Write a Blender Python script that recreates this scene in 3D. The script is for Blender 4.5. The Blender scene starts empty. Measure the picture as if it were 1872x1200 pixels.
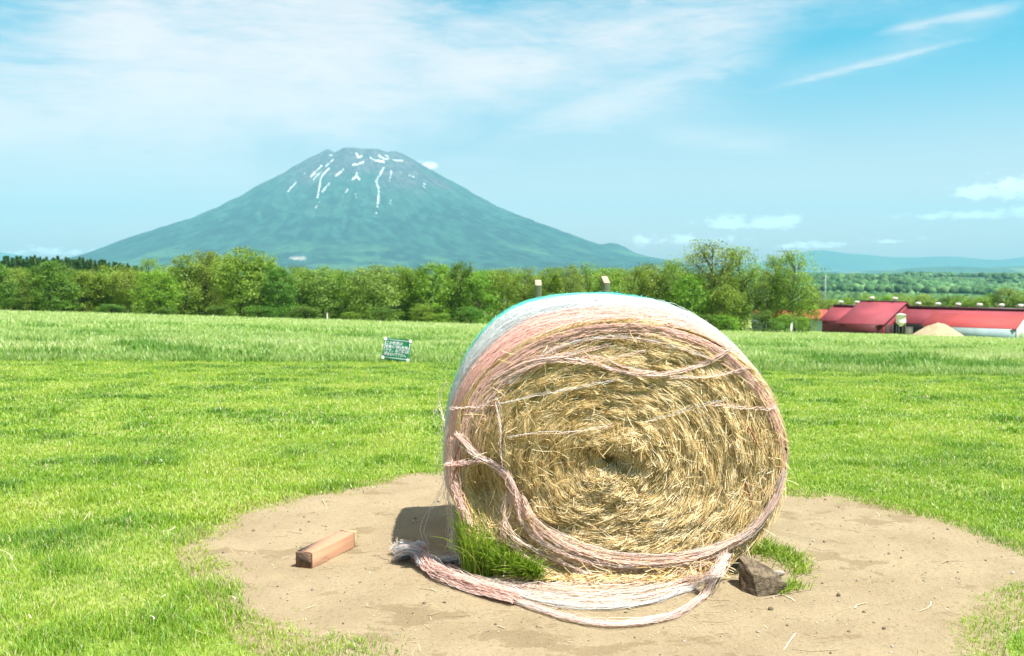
import bpy, math, random
import numpy as np
from mathutils import Vector, Matrix

R = math.radians
rng = np.random.default_rng(11)
random.seed(5)
scene = bpy.context.scene
COL = scene.collection

# ------------------------------------------------------------------ camera geometry (35 mm lens)
CAMH = 1.55
FPX = 1820.0
HOR = 497.0
PITCH = math.atan((600 - HOR) / FPX)
cp, sp = math.cos(PITCH), math.sin(PITCH)


def ray(px, py):
    a = (px - 936) / FPX
    b = (600 - py) / FPX
    return np.array([a, cp + b * sp, -sp + b * cp])


def at_y(px, py, Y):
    d = ray(px, py)
    return np.array([0, 0, CAMH]) + d * (Y / d[1])


def az_el(px, py):
    d = ray(px, py)
    return math.atan2(d[0], d[1]), math.atan2(d[2], math.hypot(d[0], d[1]))


# ------------------------------------------------------------------ numpy noise
def _hash(ix, iy, iz, seed):
    n = (ix * 374761393 + iy * 668265263 + iz * 1274126177 + seed * 362437) & 0xFFFFFFFF
    n = ((n ^ (n >> 13)) * 1274126177) & 0xFFFFFFFF
    n = n ^ (n >> 16)
    return (n & 0xFFFFFF) / float(0xFFFFFF)


def vnoise(x, y, z=None, seed=0):
    x = np.asarray(x, float); y = np.asarray(y, float)
    z = np.zeros_like(x) if z is None else np.asarray(z, float)
    x, y, z = np.broadcast_arrays(x, y, z)
    ix, iy, iz = np.floor(x).astype(np.int64), np.floor(y).astype(np.int64), np.floor(z).astype(np.int64)
    fx, fy, fz = x - ix, y - iy, z - iz
    fx = fx * fx * (3 - 2 * fx); fy = fy * fy * (3 - 2 * fy); fz = fz * fz * (3 - 2 * fz)
    out = 0
    for dx in (0, 1):
        for dy in (0, 1):
            for dz in (0, 1):
                w = (fx if dx else 1 - fx) * (fy if dy else 1 - fy) * (fz if dz else 1 - fz)
                out = out + w * _hash(ix + dx, iy + dy, iz + dz, seed)
    return out


def fbm(x, y, z=None, seed=0, octv=4):
    s, a, t = 0, 1.0, 0
    for o in range(octv):
        k = 2.0 ** o
        s = s + a * vnoise(np.asarray(x) * k, np.asarray(y) * k, None if z is None else np.asarray(z) * k, seed + o * 17)
        t += a; a *= 0.5
    return s / t


def sstep(a, b, x):
    t = np.clip((np.asarray(x, float) - a) / (b - a), 0, 1)
    return t * t * (3 - 2 * t)


# ------------------------------------------------------------------ terrain
SA, SB = 0.047, 0.031


def terr(x, y):
    x = np.asarray(x, float); y = np.asarray(y, float)
    u = np.clip(x / np.maximum(y, 1.0), -0.9, 0.9)
    t = (y - 12) / 3.0
    d = np.where(t > 20, y - 12, 3.0 * np.log1p(np.exp(np.minimum(t, 20))))
    slope = SA + SB * u
    z = -slope * np.minimum(d, 200)
    z = z - (34 - slope * 200) * sstep(195, 900, d)
    return z


def ground(px, py, lift=0.0):
    d = ray(px, py)
    s = 2.0
    o = np.array([0, 0, CAMH])
    for _ in range(4000):
        p = o + d * s
        if p[2] <= float(terr(p[0], p[1])) + lift:
            break
        s *= 1.004
    return o + d * s


# ------------------------------------------------------------------ object helpers
def link(o, parent=None):
    COL.objects.link(o)
    if parent is not None:
        o.parent = parent
    return o


def tag(o, label=None, cat=None, group=None, kind=None):
    if label: o['label'] = label
    if cat: o['category'] = cat
    if group: o['group'] = group
    if kind: o['kind'] = kind
    return o


def thing(name, label, cat, loc=(0, 0, 0), rotz=0.0, group=None):
    o = bpy.data.objects.new(name, None)
    o.empty_display_size = 0.2
    link(o)
    o.location = loc
    o.rotation_euler = (0, 0, rotz)
    return tag(o, label, cat, group)


def np_mesh(name, V, quads=None, tris=None, col=None, smooth=False, mat_idx=None):
    """mesh straight from numpy arrays; col = per-vertex rgb stored as 'col'"""
    V = np.asarray(V, np.float32).reshape(-1, 3)
    me = bpy.data.meshes.new(name)
    nq = 0 if quads is None else len(quads)
    nt = 0 if tris is None else len(tris)
    loops = []
    if nq: loops.append(np.asarray(quads, np.int32).reshape(-1))
    if nt: loops.append(np.asarray(tris, np.int32).reshape(-1))
    L = np.concatenate(loops)
    starts = np.concatenate([np.arange(nq) * 4, nq * 4 + np.arange(nt) * 3]).astype(np.int32)
    me.vertices.add(len(V)); me.vertices.foreach_set('co', V.reshape(-1))
    me.loops.add(len(L)); me.loops.foreach_set('vertex_index', L)
    me.polygons.add(nq + nt)
    me.polygons.foreach_set('loop_start', starts)
    if smooth:
        me.polygons.foreach_set('use_smooth', np.ones(nq + nt, bool))
    if mat_idx is not None:
        me.polygons.foreach_set('material_index', np.asarray(mat_idx, np.int32))
    if col is not None:
        c = np.ones((len(V), 4), np.float32)
        c[:, :3] = np.asarray(col, np.float32).reshape(-1, 3)
        at = me.attributes.new('col', 'FLOAT_COLOR', 'POINT')
        at.data.foreach_set('color', c.reshape(-1))
    me.update(calc_edges=True)
    return me


def obj(name, me, mat, parent=None, loc=None):
    o = bpy.data.objects.new(name, me)
    for m in (mat if isinstance(mat, (list, tuple)) else [mat]):
        me.materials.append(m)
    link(o, parent)
    if loc is not None: o.location = loc
    return o


class MB:
    """gathers boxes, tubes, grids and ribbons into one mesh"""
    def __init__(s):
        s.V, s.Q, s.T, s.C, s.M, s.MT, s.n = [], [], [], [], [], [], 0

    def add(s, V, Q=None, T=None, C=None, mi=0):
        V = np.asarray(V, float).reshape(-1, 3)
        if Q is not None and len(Q):
            Q = np.asarray(Q, np.int64).reshape(-1, 4); s.Q.append(Q + s.n); s.M.append(np.full(len(Q), mi))
        if T is not None and len(T):
            T = np.asarray(T, np.int64).reshape(-1, 3); s.T.append(T + s.n); s.MT.append(np.full(len(T), mi))
        if C is None: C = np.full((len(V), 3), 0.5)
        C = np.broadcast_to(np.asarray(C, float), (len(V), 3))
        s.V.append(V); s.C.append(C); s.n += len(V)

    def box(s, c, size, rot=None, col=None, mi=0, bev=0.0):
        hx, hy, hz = [k / 2 for k in size]
        b = min(bev, hx * .9, hy * .9, hz * .9)
        if b <= 0:
            P = np.array([[x, y, z] for z in (-hz, hz) for y in (-hy, hy) for x in (-hx, hx)])
            Q = [[0, 2, 3, 1], [4, 5, 7, 6], [0, 1, 5, 4], [2, 6, 7, 3], [0, 4, 6, 2], [1, 3, 7, 5]]
            T = None
        else:
            P, Q, T, idx = [], [], [], {}
            for sz in (-1, 1):
                for sy in (-1, 1):
                    for sx in (-1, 1):
                        for a in range(3):
                            k = [sx * (hx - b), sy * (hy - b), sz * (hz - b)]
                            k[a] = (sx * hx, sy * hy, sz * hz)[a]
                            idx[(sx, sy, sz, a)] = len(P); P.append(k)
            I = lambda sx, sy, sz, a: idx[(sx, sy, sz, a)]
            for q in (-1, 1):
                Q += [[I(q, -1, -1, 0), I(q, 1, -1, 0), I(q, 1, 1, 0), I(q, -1, 1, 0)],
                      [I(-1, q, -1, 1), I(1, q, -1, 1), I(1, q, 1, 1), I(-1, q, 1, 1)],
                      [I(-1, -1, q, 2), I(1, -1, q, 2), I(1, 1, q, 2), I(-1, 1, q, 2)]]
                for w in (-1, 1):
                    Q += [[I(q, w, -1, 0), I(q, w, 1, 0), I(q, w, 1, 1), I(q, w, -1, 1)],
                          [I(q, -1, w, 0), I(q, 1, w, 0), I(q, 1, w, 2), I(q, -1, w, 2)],
                          [I(-1, q, w, 1), I(1, q, w, 1), I(1, q, w, 2), I(-1, q, w, 2)]]
                    for v in (-1, 1):
                        T.append([I(q, w, v, 0), I(q, w, v, 1), I(q, w, v, 2)])
            P = np.array(P)
        if rot is not None:
            P = P @ np.array(rot).T
        s.add(P + np.asarray(c, float), Q, T, col, mi)

    def tube(s, pts, rad, sides=7, col=None, cap=True, mi=0):
        pts = np.asarray(pts, float); n = len(pts)
        rad = np.broadcast_to(np.asarray(rad, float), (n,))
        tg = np.gradient(pts, axis=0)
        tg /= np.linalg.norm(tg, axis=1)[:, None] + 1e-9
        ref = np.array([0.31, 0.95, 0.1]) if abs(tg[0][2]) > .7 else np.array([0.05, 0.1, 1.0])
        a = np.cross(tg, ref); a /= np.linalg.norm(a, axis=1)[:, None] + 1e-9
        b = np.cross(tg, a)
        th = np.arange(sides) * 2 * math.pi / sides
        ring = pts[:, None, :] + rad[:, None, None] * (a[:, None, :] * np.cos(th)[None, :, None] + b[:, None, :] * np.sin(th)[None, :, None])
        Q = []
        for i in range(n - 1):
            for j in range(sides):
                k = (j + 1) % sides
                Q.append([i * sides + j, i * sides + k, (i + 1) * sides + k, (i + 1) * sides + j])
        V = ring.reshape(-1, 3); T = []
        if cap:
            V = np.vstack([V, pts[:1], pts[-1:]])
            c0, c1 = n * sides, n * sides + 1
            for j in range(sides):
                k = (j + 1) % sides
                T.append([c0, k, j]); T.append([c1, (n - 1) * sides + j, (n - 1) * sides + k])
        s.add(V, Q, T, col, mi)

    def lathe(s, prof, c, sides=20, col=None, mi=0):
        th = np.arange(sides) * 2 * math.pi / sides
        V = np.array([[r * math.cos(t), r * math.sin(t), z] for r, z in prof for t in th]) + np.asarray(c, float)
        Q = [[i * sides + j, i * sides + (j + 1) % sides, (i + 1) * sides + (j + 1) % sides, (i + 1) * sides + j]
             for i in range(len(prof) - 1) for j in range(sides)]
        s.add(V, Q, None, col, mi)

    def poly(s, P, col=None, mi=0):
        """flat polygon as a triangle fan"""
        P = np.asarray(P, float)
        s.add(P, None, [[0, i, i + 1] for i in range(1, len(P) - 1)], col, mi)

    def prism(s, P, off, col=None, mi=0):
        """polygon P extruded by the vector off"""
        P = np.asarray(P, float); n = len(P); off = np.asarray(off, float)
        V = np.vstack([P, P + off])
        T = [[0, i + 1, i] for i in range(1, n - 1)] + [[n, n + i, n + i + 1] for i in range(1, n - 1)]
        Q = [[i, (i + 1) % n, n + (i + 1) % n, n + i] for i in range(n)]
        s.add(V, Q, T, col, mi)

    def ribbons(s, P, W, side, C, mi=0):
        """P (n,k,3) centre lines, W (n,) or (n,k) widths, side (n,k,3) unit vectors, C (n,3) or (n,k,3)"""
        P = np.asarray(P, float); n, k, _ = P.shape
        W = np.asarray(W, float)
        if W.ndim == 1: W = np.repeat(W[:, None], k, 1)
        h = side * (W[:, :, None] / 2)
        V = np.stack([P - h, P + h], 2).reshape(-1, 3)
        C = np.asarray(C, float)
        if C.ndim == 2: C = np.repeat(C[:, None, :], k, 1)
        CC = np.repeat(C[:, :, None, :], 2, 2).reshape(-1, 3)
        base = (np.arange(n)[:, None] * k + np.arange(k - 1)[None, :]) * 2
        Q = np.stack([base, base + 1, base + 3, base + 2], -1).reshape(-1, 4)
        s.add(V, Q, None, CC, mi)

    def mesh(s, name, smooth=False):
        V = np.concatenate(s.V); C = np.concatenate(s.C)
        Q = np.concatenate(s.Q) if s.Q else None
        T = np.concatenate(s.T) if s.T else None
        mi = np.concatenate(s.M + s.MT)
        return np_mesh(name, V, Q, T, C, smooth, mi)

    def build(s, name, mat, parent=None, smooth=False, loc=None):
        return obj(name, s.mesh(name, smooth), mat, parent, loc)


def unit(v):
    return v / (np.linalg.norm(v, axis=-1, keepdims=True) + 1e-9)


# ------------------------------------------------------------------ materials
class NT:
    def __init__(s, tree):
        s.t = tree; s.n = tree.nodes; s.l = tree.links

    def new(s, typ, **kw):
        nd = s.n.new(typ)
        for k, v in kw.items(): setattr(nd, k, v)
        return nd

    def put(s, sock, v):
        if isinstance(v, bpy.types.NodeSocket): s.l.new(v, sock)
        elif v is not None: sock.default_value = v

    def m(s, op, a, b=None, c=None, clamp=False):
        nd = s.n.new('ShaderNodeMath'); nd.operation = op; nd.use_clamp = clamp
        for i, v in enumerate((a, b, c)):
            if v is not None: s.put(nd.inputs[i], v)
        return nd.outputs[0]

    def mix(s, f, a, b, blend='MIX'):
        nd = s.n.new('ShaderNodeMix'); nd.data_type = 'RGBA'; nd.blend_type = blend
        s.put(nd.inputs[0], f); s.put(nd.inputs[6], a); s.put(nd.inputs[7], b)
        return nd.outputs[2]

    def noise(s, vec, scale, detail=4, rough=.55, dist=0.0):
        nd = s.n.new('ShaderNodeTexNoise')
        if vec is not None: s.l.new(vec, nd.inputs['Vector'])
        nd.inputs['Scale'].default_value = scale; nd.inputs['Detail'].default_value = detail
        nd.inputs['Roughness'].default_value = rough; nd.inputs['Distortion'].default_value = dist
        return nd.outputs['Fac']

    def ss(s, v, a, b, lo=0.0, hi=1.0):
        nd = s.n.new('ShaderNodeMapRange'); nd.interpolation_type = 'SMOOTHSTEP'
        s.put(nd.inputs[0], v); s.put(nd.inputs[1], a); s.put(nd.inputs[2], b); s.put(nd.inputs[3], lo); s.put(nd.inputs[4], hi)
        return nd.outputs[0]

    def scale(s, vec, xyz, rot=(0, 0, 0)):
        nd = s.n.new('ShaderNodeMapping')
        s.l.new(vec, nd.inputs[0]); nd.inputs['Scale'].default_value = xyz; nd.inputs['Rotation'].default_value = rot
        return nd.outputs[0]


def new_mat(name):
    m = bpy.data.materials.new(name); m.use_nodes = True
    nt = NT(m.node_tree)
    for nd in list(nt.n): nt.n.remove(nd)
    out = nt.new('ShaderNodeOutputMaterial')
    b = nt.new('ShaderNodeBsdfPrincipled')
    nt.l.new(b.outputs[0], out.inputs[0])
    return m, nt, b, out


ALB = .72


def c4(c): return (c[0] * ALB, c[1] * ALB, c[2] * ALB, 1.0)


def attr_mat(name, rough=.7, transl=0.0, spec=.3, var=0.0, vscale=8.0, objvar=0.0, sheen=0.0, tint=(1, 1, 1)):
    """colour from the mesh's 'col' attribute, optional leaf translucency and tonal variation"""
    m, nt, b, out = new_mat(name)
    a = nt.new('ShaderNodeAttribute', attribute_name='col')
    c = nt.mix(1.0, a.outputs['Color'], (ALB, ALB, ALB, 1), 'MULTIPLY')
    if var:
        tc = nt.new('ShaderNodeTexCoord')
        f = nt.ss(nt.noise(tc.outputs['Object'], vscale, 5), .3, .7, 1 - var, 1 + var)
        c = nt.mix(1.0, c, f, 'MULTIPLY')
    if objvar:
        oi = nt.new('ShaderNodeObjectInfo')
        hs = nt.new('ShaderNodeHueSaturation')
        nt.put(hs.inputs['Hue'], nt.m('MULTIPLY_ADD', oi.outputs['Random'], .03, .485))
        nt.put(hs.inputs['Value'], nt.m('MULTIPLY_ADD', oi.outputs['Random'], objvar * 2, 1 - objvar))
        nt.l.new(c, hs.inputs['Color']); c = hs.outputs[0]
    nt.l.new(c, b.inputs['Base Color'])
    b.inputs['Roughness'].default_value = rough
    b.inputs['Specular IOR Level'].default_value = spec
    if transl:
        tr = nt.new('ShaderNodeBsdfTranslucent'); nt.l.new(c, tr.inputs[0])
        mx = nt.new('ShaderNodeMixShader'); mx.inputs[0].default_value = transl
        nt.l.new(b.outputs[0], mx.inputs[1]); nt.l.new(tr.outputs[0], mx.inputs[2])
        nt.l.new(mx.outputs[0], out.inputs[0])
    return m


def surf_mat(name, col, col2=None, rough=.6, scale=6.0, bump=0.0, bscale=30.0, stretch=(1, 1, 1), spec=.4, metal=0.0, detail=5, lo=.35, hi=.65):
    m, nt, b, out = new_mat(name)
    tc = nt.new('ShaderNodeTexCoord')
    v = nt.scale(tc.outputs['Object'], stretch)
    f = nt.noise(v, scale, detail)
    col2 = col2 or tuple(k * .75 for k in col)
    nt.l.new(nt.mix(nt.ss(f, lo, hi), c4(col), c4(col2)), b.inputs['Base Color'])
    b.inputs['Roughness'].default_value = rough; b.inputs['Metallic'].default_value = metal
    b.inputs['Specular IOR Level'].default_value = spec
    if bump:
        bp = nt.new('ShaderNodeBump'); bp.inputs['Strength'].default_value = bump; bp.inputs['Distance'].default_value = .02
        nt.l.new(nt.noise(v, bscale, 6), bp.inputs['Height']); nt.l.new(bp.outputs[0], b.inputs['Normal'])
    return m


M_straw = attr_mat('straw', rough=.5, transl=.12, spec=.5)
M_hay_core = attr_mat('hay_core', rough=.85, var=.45, vscale=14)
M_net = attr_mat('net_fibre', rough=.5, transl=.40, spec=.4)
M_netskin, nt, b, out = new_mat('net_skin')
tc = nt.new('ShaderNodeTexCoord'); sx = nt.new('ShaderNodeSeparateXYZ'); nt.l.new(tc.outputs['Object'], sx.inputs[0])
an = nt.m('ARCTAN2', nt.m('SUBTRACT', sx.outputs[2], .62), sx.outputs[0])
cv = nt.new('ShaderNodeCombineXYZ')
nt.put(cv.inputs[0], nt.m('MULTIPLY', an, 5.0)); nt.put(cv.inputs[1], nt.m('MULTIPLY', sx.outputs[1], 150.0))
fib = nt.noise(cv.outputs[0], 1.0, 5, .7)
cv2 = nt.new('ShaderNodeCombineXYZ')
nt.put(cv2.inputs[0], nt.m('MULTIPLY', an, 60.0)); nt.put(cv2.inputs[1], nt.m('MULTIPLY', sx.outputs[1], 60.0))
kn = nt.noise(cv2.outputs[0], 1.0, 3, .6)
at = nt.new('ShaderNodeAttribute', attribute_name='col')
f1 = nt.ss(nt.m('MULTIPLY_ADD', kn, .35, fib), .45, .85, .66, 1.06)
nt.l.new(nt.mix(1.0, nt.mix(1.0, at.outputs['Color'], f1, 'MULTIPLY'), (ALB, ALB, ALB, 1), 'MULTIPLY'), b.inputs['Base Color'])
b.inputs['Roughness'].default_value = .6
bp = nt.new('ShaderNodeBump'); bp.inputs['Strength'].default_value = .9; bp.inputs['Distance'].default_value = .012
nt.l.new(nt.m('MULTIPLY_ADD', kn, .6, fib), bp.inputs['Height']); nt.l.new(bp.outputs[0], b.inputs['Normal'])
M_blade = attr_mat('grass_blade', rough=.45, transl=.42, spec=.4)
M_leaf = attr_mat('leaf', rough=.5, transl=.42, spec=.35, objvar=.14)
M_bark = surf_mat('bark', (.12, .10, .075), (.055, .045, .035), .85, 3, stretch=(3, 3, .6))
M_litter = attr_mat('dry_straw', rough=.6, transl=.1)
M_stone = attr_mat('stone', rough=.8, var=.25, vscale=30)

# ------------------------------------------------------------------ ground sheet
def sinh_axis(n, ext, fine):
    k = 1.0
    a = np.linspace(-1, 1, n)
    lo, hi = 1e-3, 30
    for _ in range(60):
        k = (lo + hi) / 2
        if ext / math.sinh(k) * k * (2 / (n - 1)) > fine: lo = k
        else: hi = k
    return ext * np.sinh(k * a) / math.sinh(k)


xs = sinh_axis(251, 25000, 0.5); ys = sinh_axis(321, 25000, 0.4)
XX, YY = np.meshgrid(xs, ys)
ZZ = terr(XX, YY)
V = np.stack([XX, YY, ZZ], -1).reshape(-1, 3)
nx, ny = len(xs), len(ys)
ii = (np.arange(ny - 1)[:, None] * nx + np.arange(nx - 1)[None, :]).reshape(-1)
Q = np.stack([ii, ii + 1, ii + nx + 1, ii + nx], -1)

# the edge between mown lawn and meadow, as a line in plan
EA = ground(0, 661); EM = ground(726, 664.5); EB = ground(1872, 690)
EK1 = (EM[1] - EA[1]) / (EM[0] - EA[0]); EK2 = (EB[1] - EM[1]) / (EB[0] - EM[0])


def edge_y(x):
    x = np.asarray(x, float)
    return np.minimum(EM[1] + EK1 * (x - EM[0]), EM[1] + EK2 * (x - EM[0])) + .5 * (fbm(x * .8, x * 0 + 3.3, seed=44) - .5)


m, nt, b, out = new_mat('turf')
geo = nt.new('ShaderNodeNewGeometry')
sx = nt.new('ShaderNodeSeparateXYZ'); nt.l.new(geo.outputs['Position'], sx.inputs[0])
P = geo.outputs['Position']
ed = nt.m('ADD', nt.m('SUBTRACT', sx.outputs[1], nt.m('MINIMUM', nt.m('MULTIPLY_ADD', sx.outputs[0], EK1, EM[1] - EK1 * EM[0]), nt.m('MULTIPLY_ADD', sx.outputs[0], EK2, EM[1] - EK2 * EM[0]))), nt.m('MULTIPLY_ADD', nt.noise(P, 1.2, 3), .5, -.25))
lawn = nt.mix(nt.ss(nt.noise(P, 1.3, 6, .65), .35, .65), c4((.22, .32, .045)), c4((.40, .42, .13)))
lawn = nt.mix(nt.ss(nt.noise(P, 26, 5, .7), .3, .7, 0, .75), lawn, c4((.09, .17, .025)))
mead = nt.mix(nt.ss(nt.noise(P, .11, 6, .6), .35, .65), c4((.34, .47, .12)), c4((.47, .56, .20)))
near = nt.mix(nt.ss(ed, 1.5, 4.0), lawn, mead)
# past the fields: woods and farmland of the valley
far = nt.mix(nt.ss(nt.noise(P, .0016, 6, .6), .56, .62), c4((.03, .07, .02)), c4((.13, .2, .06)))
far = nt.mix(nt.ss(nt.noise(P, .05, 4, .7), .3, .7, 0, .5), far, c4((.018, .045, .014)))
nt.l.new(nt.mix(nt.ss(sx.outputs[1], 230, 420), near, far), b.inputs['Base Color'])
b.inputs['Roughness'].default_value = .85; b.inputs['Specular IOR Level'].default_value = .15
bp = nt.new('ShaderNodeBump'); bp.inputs['Strength'].default_value = .5; bp.inputs['Distance'].default_value = .03
nt.l.new(nt.noise(P, 30, 5, .7), bp.inputs['Height']); nt.l.new(bp.outputs[0], b.inputs['Normal'])
M_turf = m
g = obj('ground', np_mesh('ground', V, Q, smooth=True), M_turf)
tag(g, kind='structure')

# ------------------------------------------------------------------ trodden earth round the bale
dirt_px = [(372, 985), (400, 962), (440, 944), (480, 931), (520, 923), (560, 909), (610, 903), (660, 893), (700, 886), (760, 877), (800, 872),
           (900, 865), (1050, 862), (1200, 868), (1350, 885), (1440, 903), (1480, 908), (1520, 914), (1560, 920), (1600, 928), (1650, 944),
           (1700, 957), (1750, 977), (1800, 995), (1850, 1020), (1900, 1045), (1872, 1066), (1812, 1104), (1780, 1130), (1745, 1150),
           (1735, 1168), (1745, 1185), (1765, 1205), (1760, 1300), (1500, 1420), (1150, 1460), (900, 1400), (740, 1260), (660, 1205), (600, 1190),
           (545, 1172), (510, 1150), (492, 1125), (478, 1105), (455, 1085), (425, 1062), (405, 1045), (392, 1025), (378, 1005)]
DP = np.array([ground(*p)[:2] for p in dirt_px])
DC = np.array([0.62, 5.0])


def polar_fn(pts, c):
    d = pts - c
    th = np.arctan2(d[:, 1], d[:, 0]); r = np.hypot(d[:, 0], d[:, 1])
    o = np.argsort(th); th, r = th[o], r[o]
    th = np.concatenate([th - 2 * math.pi, th, th + 2 * math.pi]); r = np.tile(r, 3)
    return lambda a: np.interp(a, th, r)


dirt_r = polar_fn(DP, DC)


def in_dirt(x, y):
    """>0 inside the trodden patch, in metres from its edge"""
    dx, dy = np.asarray(x) - DC[0], np.asarray(y) - DC[1]
    th = np.arctan2(dy, dx)
    return dirt_r(th) + .34 * (fbm(np.asarray(x) * 2.6, np.asarray(y) * 2.6, seed=3, octv=5) - .5) - .03 - np.hypot(dx, dy)


MOUND = ground(1390, 1012)


def dirt_z(x, y):
    x = np.asarray(x, float); y = np.asarray(y, float)
    z = terr(x, y) + .012 + .02 * (fbm(x * 1.5, y * 1.5, seed=9) - .5) + .012 * (fbm(x * 9, y * 9, seed=19) - .5)
    z = z + .07 * np.exp(-(((x - MOUND[0]) / .26) ** 2 + ((y - MOUND[1] - .05) / .3) ** 2))
    z = z + .03 * np.exp(-(((x - .45) / .75) ** 2 + ((y - 5.6) / .8) ** 2))
    return z


na, nr = 360, 110
th = np.linspace(-math.pi, math.pi, na, endpoint=False)
rr = np.linspace(0, 1, nr) ** .8
TH, RRm = np.meshgrid(th, rr)
xa = DC[0] + np.cos(TH) * RRm * (dirt_r(TH) + .24); ya = DC[1] + np.sin(TH) * RRm * (dirt_r(TH) + .24)
za = dirt_z(xa, ya); fall = sstep(.84, .97, RRm)
za = za * (1 - fall) + (terr(xa, ya) + .006 - .03 * sstep(.985, 1, RRm)) * fall
V = np.stack([xa, ya, za], -1).reshape(-1, 3)
ii, jj = np.meshgrid(np.arange(nr - 1), np.arange(na), indexing='ij')
Q = np.stack([ii * na + jj, ii * na + (jj + 1) % na, (ii + 1) * na + (jj + 1) % na, (ii + 1) * na + jj], -1).reshape(-1, 4)
m, nt, b, out = new_mat('dry_earth')
geo = nt.new('ShaderNodeNewGeometry'); P = geo.outputs['Position']
c = nt.mix(nt.ss(nt.noise(P, 2.2, 6, .6), .3, .7), c4((.36, .285, .178)), c4((.295, .226, .136)))
c = nt.mix(nt.ss(nt.noise(P, 160, 3, .8), .52, .72, 0, .45), c, c4((.46, .37, .25)))
c = nt.mix(nt.ss(nt.noise(P, 45, 5, .8), .48, .74, 0, .65), c, c4((.19, .14, .085)))
damp = nt.noise(nt.scale(P, (1.0, 1.6, 1)), 2.6, 7, .66, .3)
sx = nt.new('ShaderNodeSeparateXYZ'); nt.l.new(P, sx.inputs[0])
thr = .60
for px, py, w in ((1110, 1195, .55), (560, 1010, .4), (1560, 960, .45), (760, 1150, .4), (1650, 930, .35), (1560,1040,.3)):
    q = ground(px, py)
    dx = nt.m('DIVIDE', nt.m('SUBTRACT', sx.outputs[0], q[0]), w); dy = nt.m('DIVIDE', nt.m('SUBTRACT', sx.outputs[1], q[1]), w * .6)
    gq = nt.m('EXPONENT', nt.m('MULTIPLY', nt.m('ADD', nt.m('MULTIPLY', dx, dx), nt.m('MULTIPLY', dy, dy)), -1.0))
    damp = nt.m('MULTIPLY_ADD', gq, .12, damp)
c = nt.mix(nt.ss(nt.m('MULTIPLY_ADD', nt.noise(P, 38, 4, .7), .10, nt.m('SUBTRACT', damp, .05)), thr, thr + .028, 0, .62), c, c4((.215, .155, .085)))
nt.l.new(c, b.inputs['Base Color'])
b.inputs['Roughness'].default_value = .9; b.inputs['Specular IOR Level'].default_value = .2
bp = nt.new('ShaderNodeBump'); bp.inputs['Strength'].default_value = .9; bp.inputs['Distance'].default_value = .014
nt.l.new(nt.m('ADD', nt.noise(P, 35, 6, .7), nt.m('MULTIPLY', nt.noise(P, 7, 4), 1.5)), bp.inputs['Height']); nt.l.new(bp.outputs[0], b.inputs['Normal'])
M_dirt = m
o = obj('dirt_patch', np_mesh('dirt_patch', V, Q, smooth=True), M_dirt)
tag(o, kind='structure')


def surf_z(x, y):
    return np.where(in_dirt(x, y) > .03, dirt_z(x, y), terr(x, y))


def on_ground(px, py, h=0.0):
    d = ray(px, py); o = np.array([0, 0, CAMH]); s = 2.0
    for _ in range(6000):
        p = o + d * s
        if p[2] <= float(surf_z(p[0], p[1])) + h: break
        s += .004 if s < 12 else s * .002
    return p


# ------------------------------------------------------------------ grass blades
def blades(mb, x, y, z, h, w, col, lean=.5, tipw=.35, dirx=None, curl=.5):
    n = len(x)
    a = rng.uniform(0, 2 * math.pi, n) if dirx is None else dirx
    lx, ly = np.cos(a), np.sin(a)
    L = lean * rng.uniform(.2, 1.2, n) * h
    yaw = a + math.pi / 2 + rng.normal(0, .55, n)
    s = np.stack([np.cos(yaw), np.sin(yaw), np.zeros(n)], -1)
    base = np.stack([x, y, z], -1)
    mid = base + np.stack([lx * L * .35, ly * L * .35, h * .6], -1)
    tip = base + np.stack([lx * L, ly * L, h * (1 - curl * .25 * rng.uniform(0, 1, n))], -1)
    V = np.stack([base - s * (w * .5)[:, None], base + s * (w * .5)[:, None], mid + s * (w * .42)[:, None], mid - s * (w * .42)[:, None], tip], 1).reshape(-1, 3)
    k = np.arange(n) * 5
    Q = np.stack([k, k + 1, k + 2, k + 3], -1); T = np.stack([k + 3, k + 2, k + 4], -1)
    C = np.repeat(col[:, None, :], 5, 1).reshape(-1, 3)
    mb.add(V, Q, T, C)


def pal(f, cols):
    """piecewise-linear palette; f in 0..1"""
    cols = np.array(cols); f = np.clip(f, 0, 1) * (len(cols) - 1)
    i = np.minimum(f.astype(int), len(cols) - 2); t = (f - i)[:, None]
    return cols[i] * (1 - t) + cols[i + 1] * t


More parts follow.
